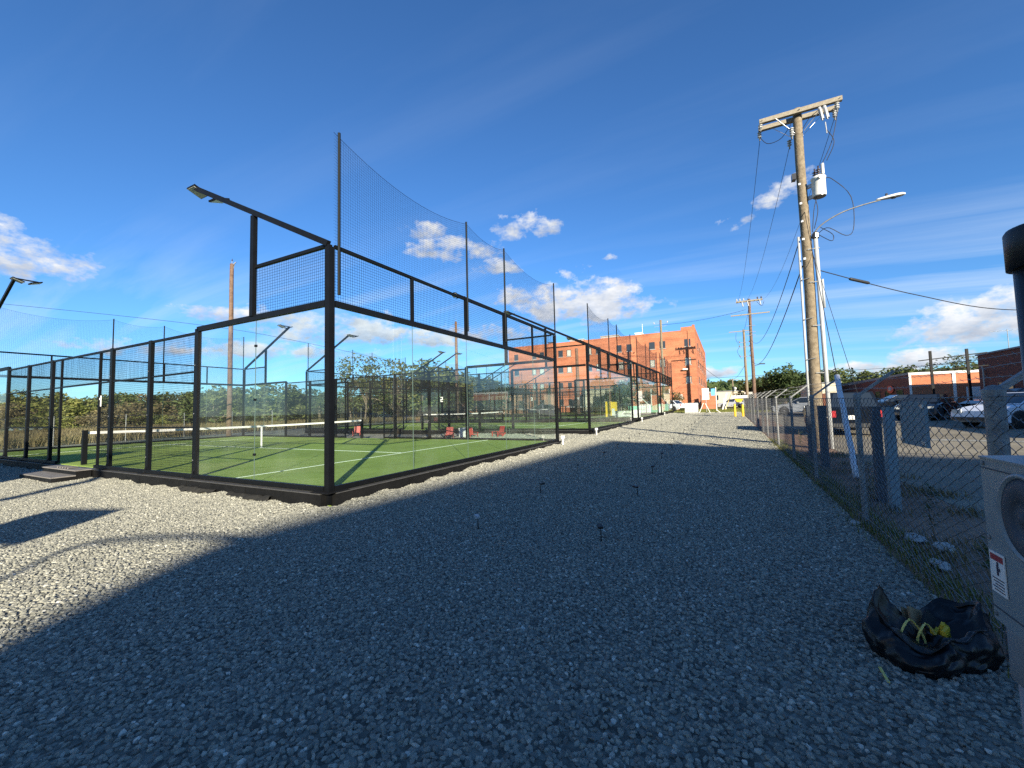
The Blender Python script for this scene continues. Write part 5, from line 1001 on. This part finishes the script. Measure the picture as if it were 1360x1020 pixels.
TL = [(17.8, 103.2, 5.8), (15.6, 85.7, 5.8), (15.1, 75.8, 5.5), (18.2, 80.8, 5.1), (15.4, 64.4, 4.5), (19.9, 73.2, 4.6), (19.7, 66.9, 4.8), (23.2, 71.1, 5.2), (20.8, 58.3, 4.4), (23.7, 59.3, 4.9), (27.6, 62.6, 5.0), (23.2, 49.3, 4.8), (27.1, 52.6, 5.3), (31.3, 55.5, 4.6), (26.7, 42.6, 5.1), (34.5, 49.4, 4.3), (30.4, 39.7, 4.5), (30.6, 34.5, 7.9), (28.9, 30.1, 7.5), (36.7, 33.7, 6.7), (32.5, 29.0, 8.0), (37.1, 29.0, 7.6), (41.4, 29.0, 6.8), (50.8, 28.5, 6.6)]
kk = ['bush', 'brown', 'yellow', 'brown', 'yellow', 'brown', 'bush', 'bush', 'brown', 'bush', 'yellow', 'bush', 'bush', 'brown', 'bush', 'brown', 'bush', 'sparse', 'sparse', 'yellow', 'sparse', 'bush', 'yellow', 'bush']
KL = {'bush': 'olive green', 'brown': 'brownish autumn', 'yellow': 'yellow-green', 'dark': 'dense dark green', 'sparse': 'tall open-branched', 'pale': 'pale trunked'}
ORD = ['first', 'second', 'third', 'fourth', 'fifth', 'sixth', 'seventh', 'eighth', 'ninth', 'tenth', 'eleventh', 'twelfth', 'thirteenth', 'fourteenth', 'fifteenth', 'sixteenth', 'seventeenth', 'eighteenth', 'nineteenth']
def nth(i): return ORD[i - 1] if i < 20 else {2: 'twenty', 3: 'thirty', 4: 'forty'}[i//10] + ('-' + ORD[i % 10 - 1] if i % 10 else '')
def left_rank(P): a = [-math.atan2(p[1] - CAM[1], p[0] - CAM[0]) for p in P]; o = sorted(range(len(P)), key=lambda i: a[i]); return {i: n + 1 for n, i in enumerate(o)}
RK = left_rank(TL)
for i, (x, y, h) in enumerate(TL):
    tree(x, y, h, h*(1.5 if kk[i] != 'sparse' else .85), kk[i], f'{KL[kk[i]]} tree, {nth(RK[i])} from the left in the tree line behind the courts', group='trees in the tree line behind the courts')
r9 = random.Random(12)
BU = []
for i in range(44):        # second, lower rank filling the line of scrub
    f = i/43; x = 12 + 34*f + r9.uniform(-2, 2); y = 66 - 34*f**.9 + r9.uniform(-3, 3) + (8 if i % 3 == 0 else 0); k2 = r9.choice(['brown', 'bush', 'brown', 'yellow', 'dark'])
    h = r9.choice([r9.uniform(1.4, 2.6), r9.uniform(2.4, 4.3)]); BU.append((x, max(y, 29.5), h, k2))
RB = left_rank(BU)
for i, (x, y, h, k2) in enumerate(BU): tree(x, y, h, h*1.7, k2, f'{KL[k2]} low bush, {nth(RB[i])} bush from the left before the tree line', group='low bushes in front of the tree line')
for (x, y, h, w_, kn, lb_4) in [(66.7, -13.4, 6.3, 6.6, 'dark', 'big dense dark tree behind the fence end, left of the utility pole'), (70.8, -17.4, 6.2, 5.6, 'dark', 'dark tree directly behind the utility pole, touching the big one'), (99.5, -12.5, 7.0, 9, 'bush', 'green tree behind the reddish pole'), (92, -16, 7.4, 9, 'dark', 'tall dark tree behind the large one by the road'), (104, -27.5, 8.0, 11, 'bush', 'wide green tree above the cream wall, left one'), (100, -34.6, 7.6, 10, 'bush', 'wide green tree above the dark brick unit'), (98.2, -42.6, 8.6, 9, 'sparse', 'half bare tree showing above the orange end wall'), (108, -50.6, 8.6, 12, 'bush', 'broad tree far right behind the roofs'),
    (54.3, 6.4, 5.3, 4.6, 'pale', 'small tree with pale trunks seen through the third court'), (58.3, 4.2, 3.4, 4, 'brown', 'brownish bush at the foot of the brick building'), (58.6, 1.2, 3.2, 3.4, 'brown', 'low brown shrub right of the pale trunked tree'), (53.5, 7.6, 4.3, 3.6, 'bush', 'green leafy tree before the cream building')]: tree(x, y, h, w_, kn, lb_4)
# wooded hill, far off
b = MB(); r_ = np.random.default_rng(4); n = 60000
x = r_.uniform(150, 420, n); y = r_.uniform(-330, 330, n); hh = 3 + 13*np.clip((x - 150)/240, 0, 1)**.8*(1 + .25*np.sin(y/37) + .12*np.sin(y/11 + x/19)); z = hh + r_.uniform(-3, 3.5, n)*(1 + .5*np.sin(y/5)*np.sin(x/6))
P = np.stack([x, y, z], 1); a = r_.normal(size=(n, 3)); a /= np.linalg.norm(a, axis=1, keepdims=True); c = np.cross(a, r_.normal(size=(n, 3))); c /= np.linalg.norm(c, axis=1, keepdims=True); s = r_.uniform(.7, 1.7, (n, 1))
b.add(np.stack([P - a*s, P + c*s*.7, P + a*s, P - c*s*.7], 1).reshape(-1, 3), np.arange(n*4).reshape(n, 4)); b.build('distant_wood', 'leaf_dark', kind='stuff', label='far wooded hill past the road', cat='wood')
b = MB(); n = 30; xs = np.linspace(150, 430, n); ys = np.linspace(-340, 340, n*2); V = [(X, Y, .7 + 12*min(1, max(0, (X - 150)/240))**.8) for X in xs for Y in ys]; k = 2*n
b.add(V, [(i*k + j, (i+1)*k + j, (i+1)*k + j + 1, i*k + j + 1) for i in range(n - 1) for j in range(k - 1)]); b.build('hill', 'grassland', kind='structure')
n = 26000; x = r_.uniform(-40, 110, n); y = r_.uniform(118, 210, n); z = r_.uniform(0, 7.5, n)*(.7 + .3*np.sin(x/9)); P = np.stack([x, y, z], 1); a = r_.normal(size=(n, 3)); a /= np.linalg.norm(a, axis=1, keepdims=True); c = np.cross(a, r_.normal(size=(n, 3))); c /= np.linalg.norm(c, axis=1, keepdims=True); s = r_.uniform(.4, 1.0, (n, 1))
MB().add(np.stack([P - a*s, P + c*s*.7, P + a*s, P - c*s*.7], 1).reshape(-1, 3), np.arange(n*4).reshape(n, 4)).build('distant_wood', 'leaf_brown', kind='stuff', label='far brownish wood closing the view at left', cat='wood')
# grass and weeds: blades
def blades(name, n, fx, hgt, material, label, wid=.006, seed=1, zf=gz, cat='grass'):
    r_ = np.random.default_rng(seed); x, y = fx(r_, n); z = np.array([zf(v) for v in x]); h = hgt*r_.uniform(.4, 1.3, n); az = r_.uniform(0, 6.28, n); ln = r_.uniform(.1, .7, n)*h
    dx, dy = np.cos(az), np.sin(az); w_ = wid*r_.uniform(.6, 1.4, n); B = np.stack([x, y, z], 1); S = np.stack([-dy*w_, dx*w_, 0*w_], 1); Mi = B + np.stack([dx*ln*.35, dy*ln*.35, h*.6], 1); Tp = B + np.stack([dx*ln, dy*ln, h], 1)
    V = np.stack([B - S, B + S, Mi + S*.7, Mi - S*.7, Tp], 1).reshape(-1, 3); i = np.arange(n)*5
    return MB().add(V, np.stack([i, i+1, i+2, i+3], 1), np.stack([i+3, i+2, i+4], 1)).build(name, material, kind='stuff', label=label, cat=cat)
def edge_pts(r_, n):
    c = r_.uniform(-1.5, 13, n//30); k = r_.integers(0, len(c), n); x = c[k] + r_.normal(0, .12, n); return x, -7.10 + r_.normal(0, .10, n) - .12*r_.random(n)
blades('weeds', 6000, edge_pts, .085, 'leaf_yellow', 'green weeds along the foot of the chain-link fence', .004, 3)
def lot_pts(r_, n):
    c = r_.uniform(-1, 9, n//60); cy = r_.uniform(-8.6, -7.4, n//60); k = r_.integers(0, len(c), n); return c[k] + r_.normal(0, .12, n), cy[k] + r_.normal(0, .10, n)
blades('weeds', 2400, lot_pts, .09, 'leaf_brown', 'scattered weeds on the bare dirt behind the fence', .005, 4)
def bank_pts(r_, n): x = r_.uniform(-8, 62, n); return x, 27.9 + r_.random(n)**1.4*30
blades('tall_grass', 60000, bank_pts, .5, 'leaf_brown', 'tall pale grass on the rough ground beyond the far fence', .03, 6)
def lawn_pts(r_, n): return r_.uniform(44.7, 63, n), r_.uniform(-13, 0, n)
blades('lawn_grass', 15000, lawn_pts, .10, 'leaf_yellow', 'short grass of the roadside lawn at the end of the gravel', .02, 8)
# saplings growing through the fence
def sapling(x, y, h, label, sd):
    t = empty('sapling', (x, y, gz(x)), label, 'sapling', 'weedy saplings at the fence'); r_ = np.random.default_rng(sd); b = MB(); P = [(0, 0, 0), (.03, .02, h*.4), (-.02, .04, h*.75), (.02, .05, h)]; b.tubes([P], np.array([.008, .006, .004, .002]), 5); b.build('stem', 'bark', t)
    n = 70; zz = r_.uniform(.25, 1, n)*h; a = r_.uniform(0, 6.28, n); L_ = r_.uniform(.04, .11, n); B = np.stack([.01*np.sin(zz*5), .03*zz, zz], 1); d = np.stack([np.cos(a), np.sin(a), r_.uniform(-.2, .5, n)], 1); sd_ = np.stack([-np.sin(a), np.cos(a), 0*a], 1)*(L_*.18)[:, None]; Lc = L_[:, None]
    MB().add(np.stack([B, B + d*Lc*.5 + sd_, B + d*Lc, B + d*Lc*.5 - sd_], 1).reshape(-1, 3), np.arange(n*4).reshape(n, 4)).build('leaves', 'leaf_green', t, kind='stuff')
sapling(1.35, -7.55, .55, 'leafy sapling behind the fence under the bluish post', 1); sapling(.2, -7.5, .35, 'small leafy sapling behind the fence near the meter box', 2); sapling(9.4, -7.5, .6, 'sapling at the foot of the utility pole', 3)
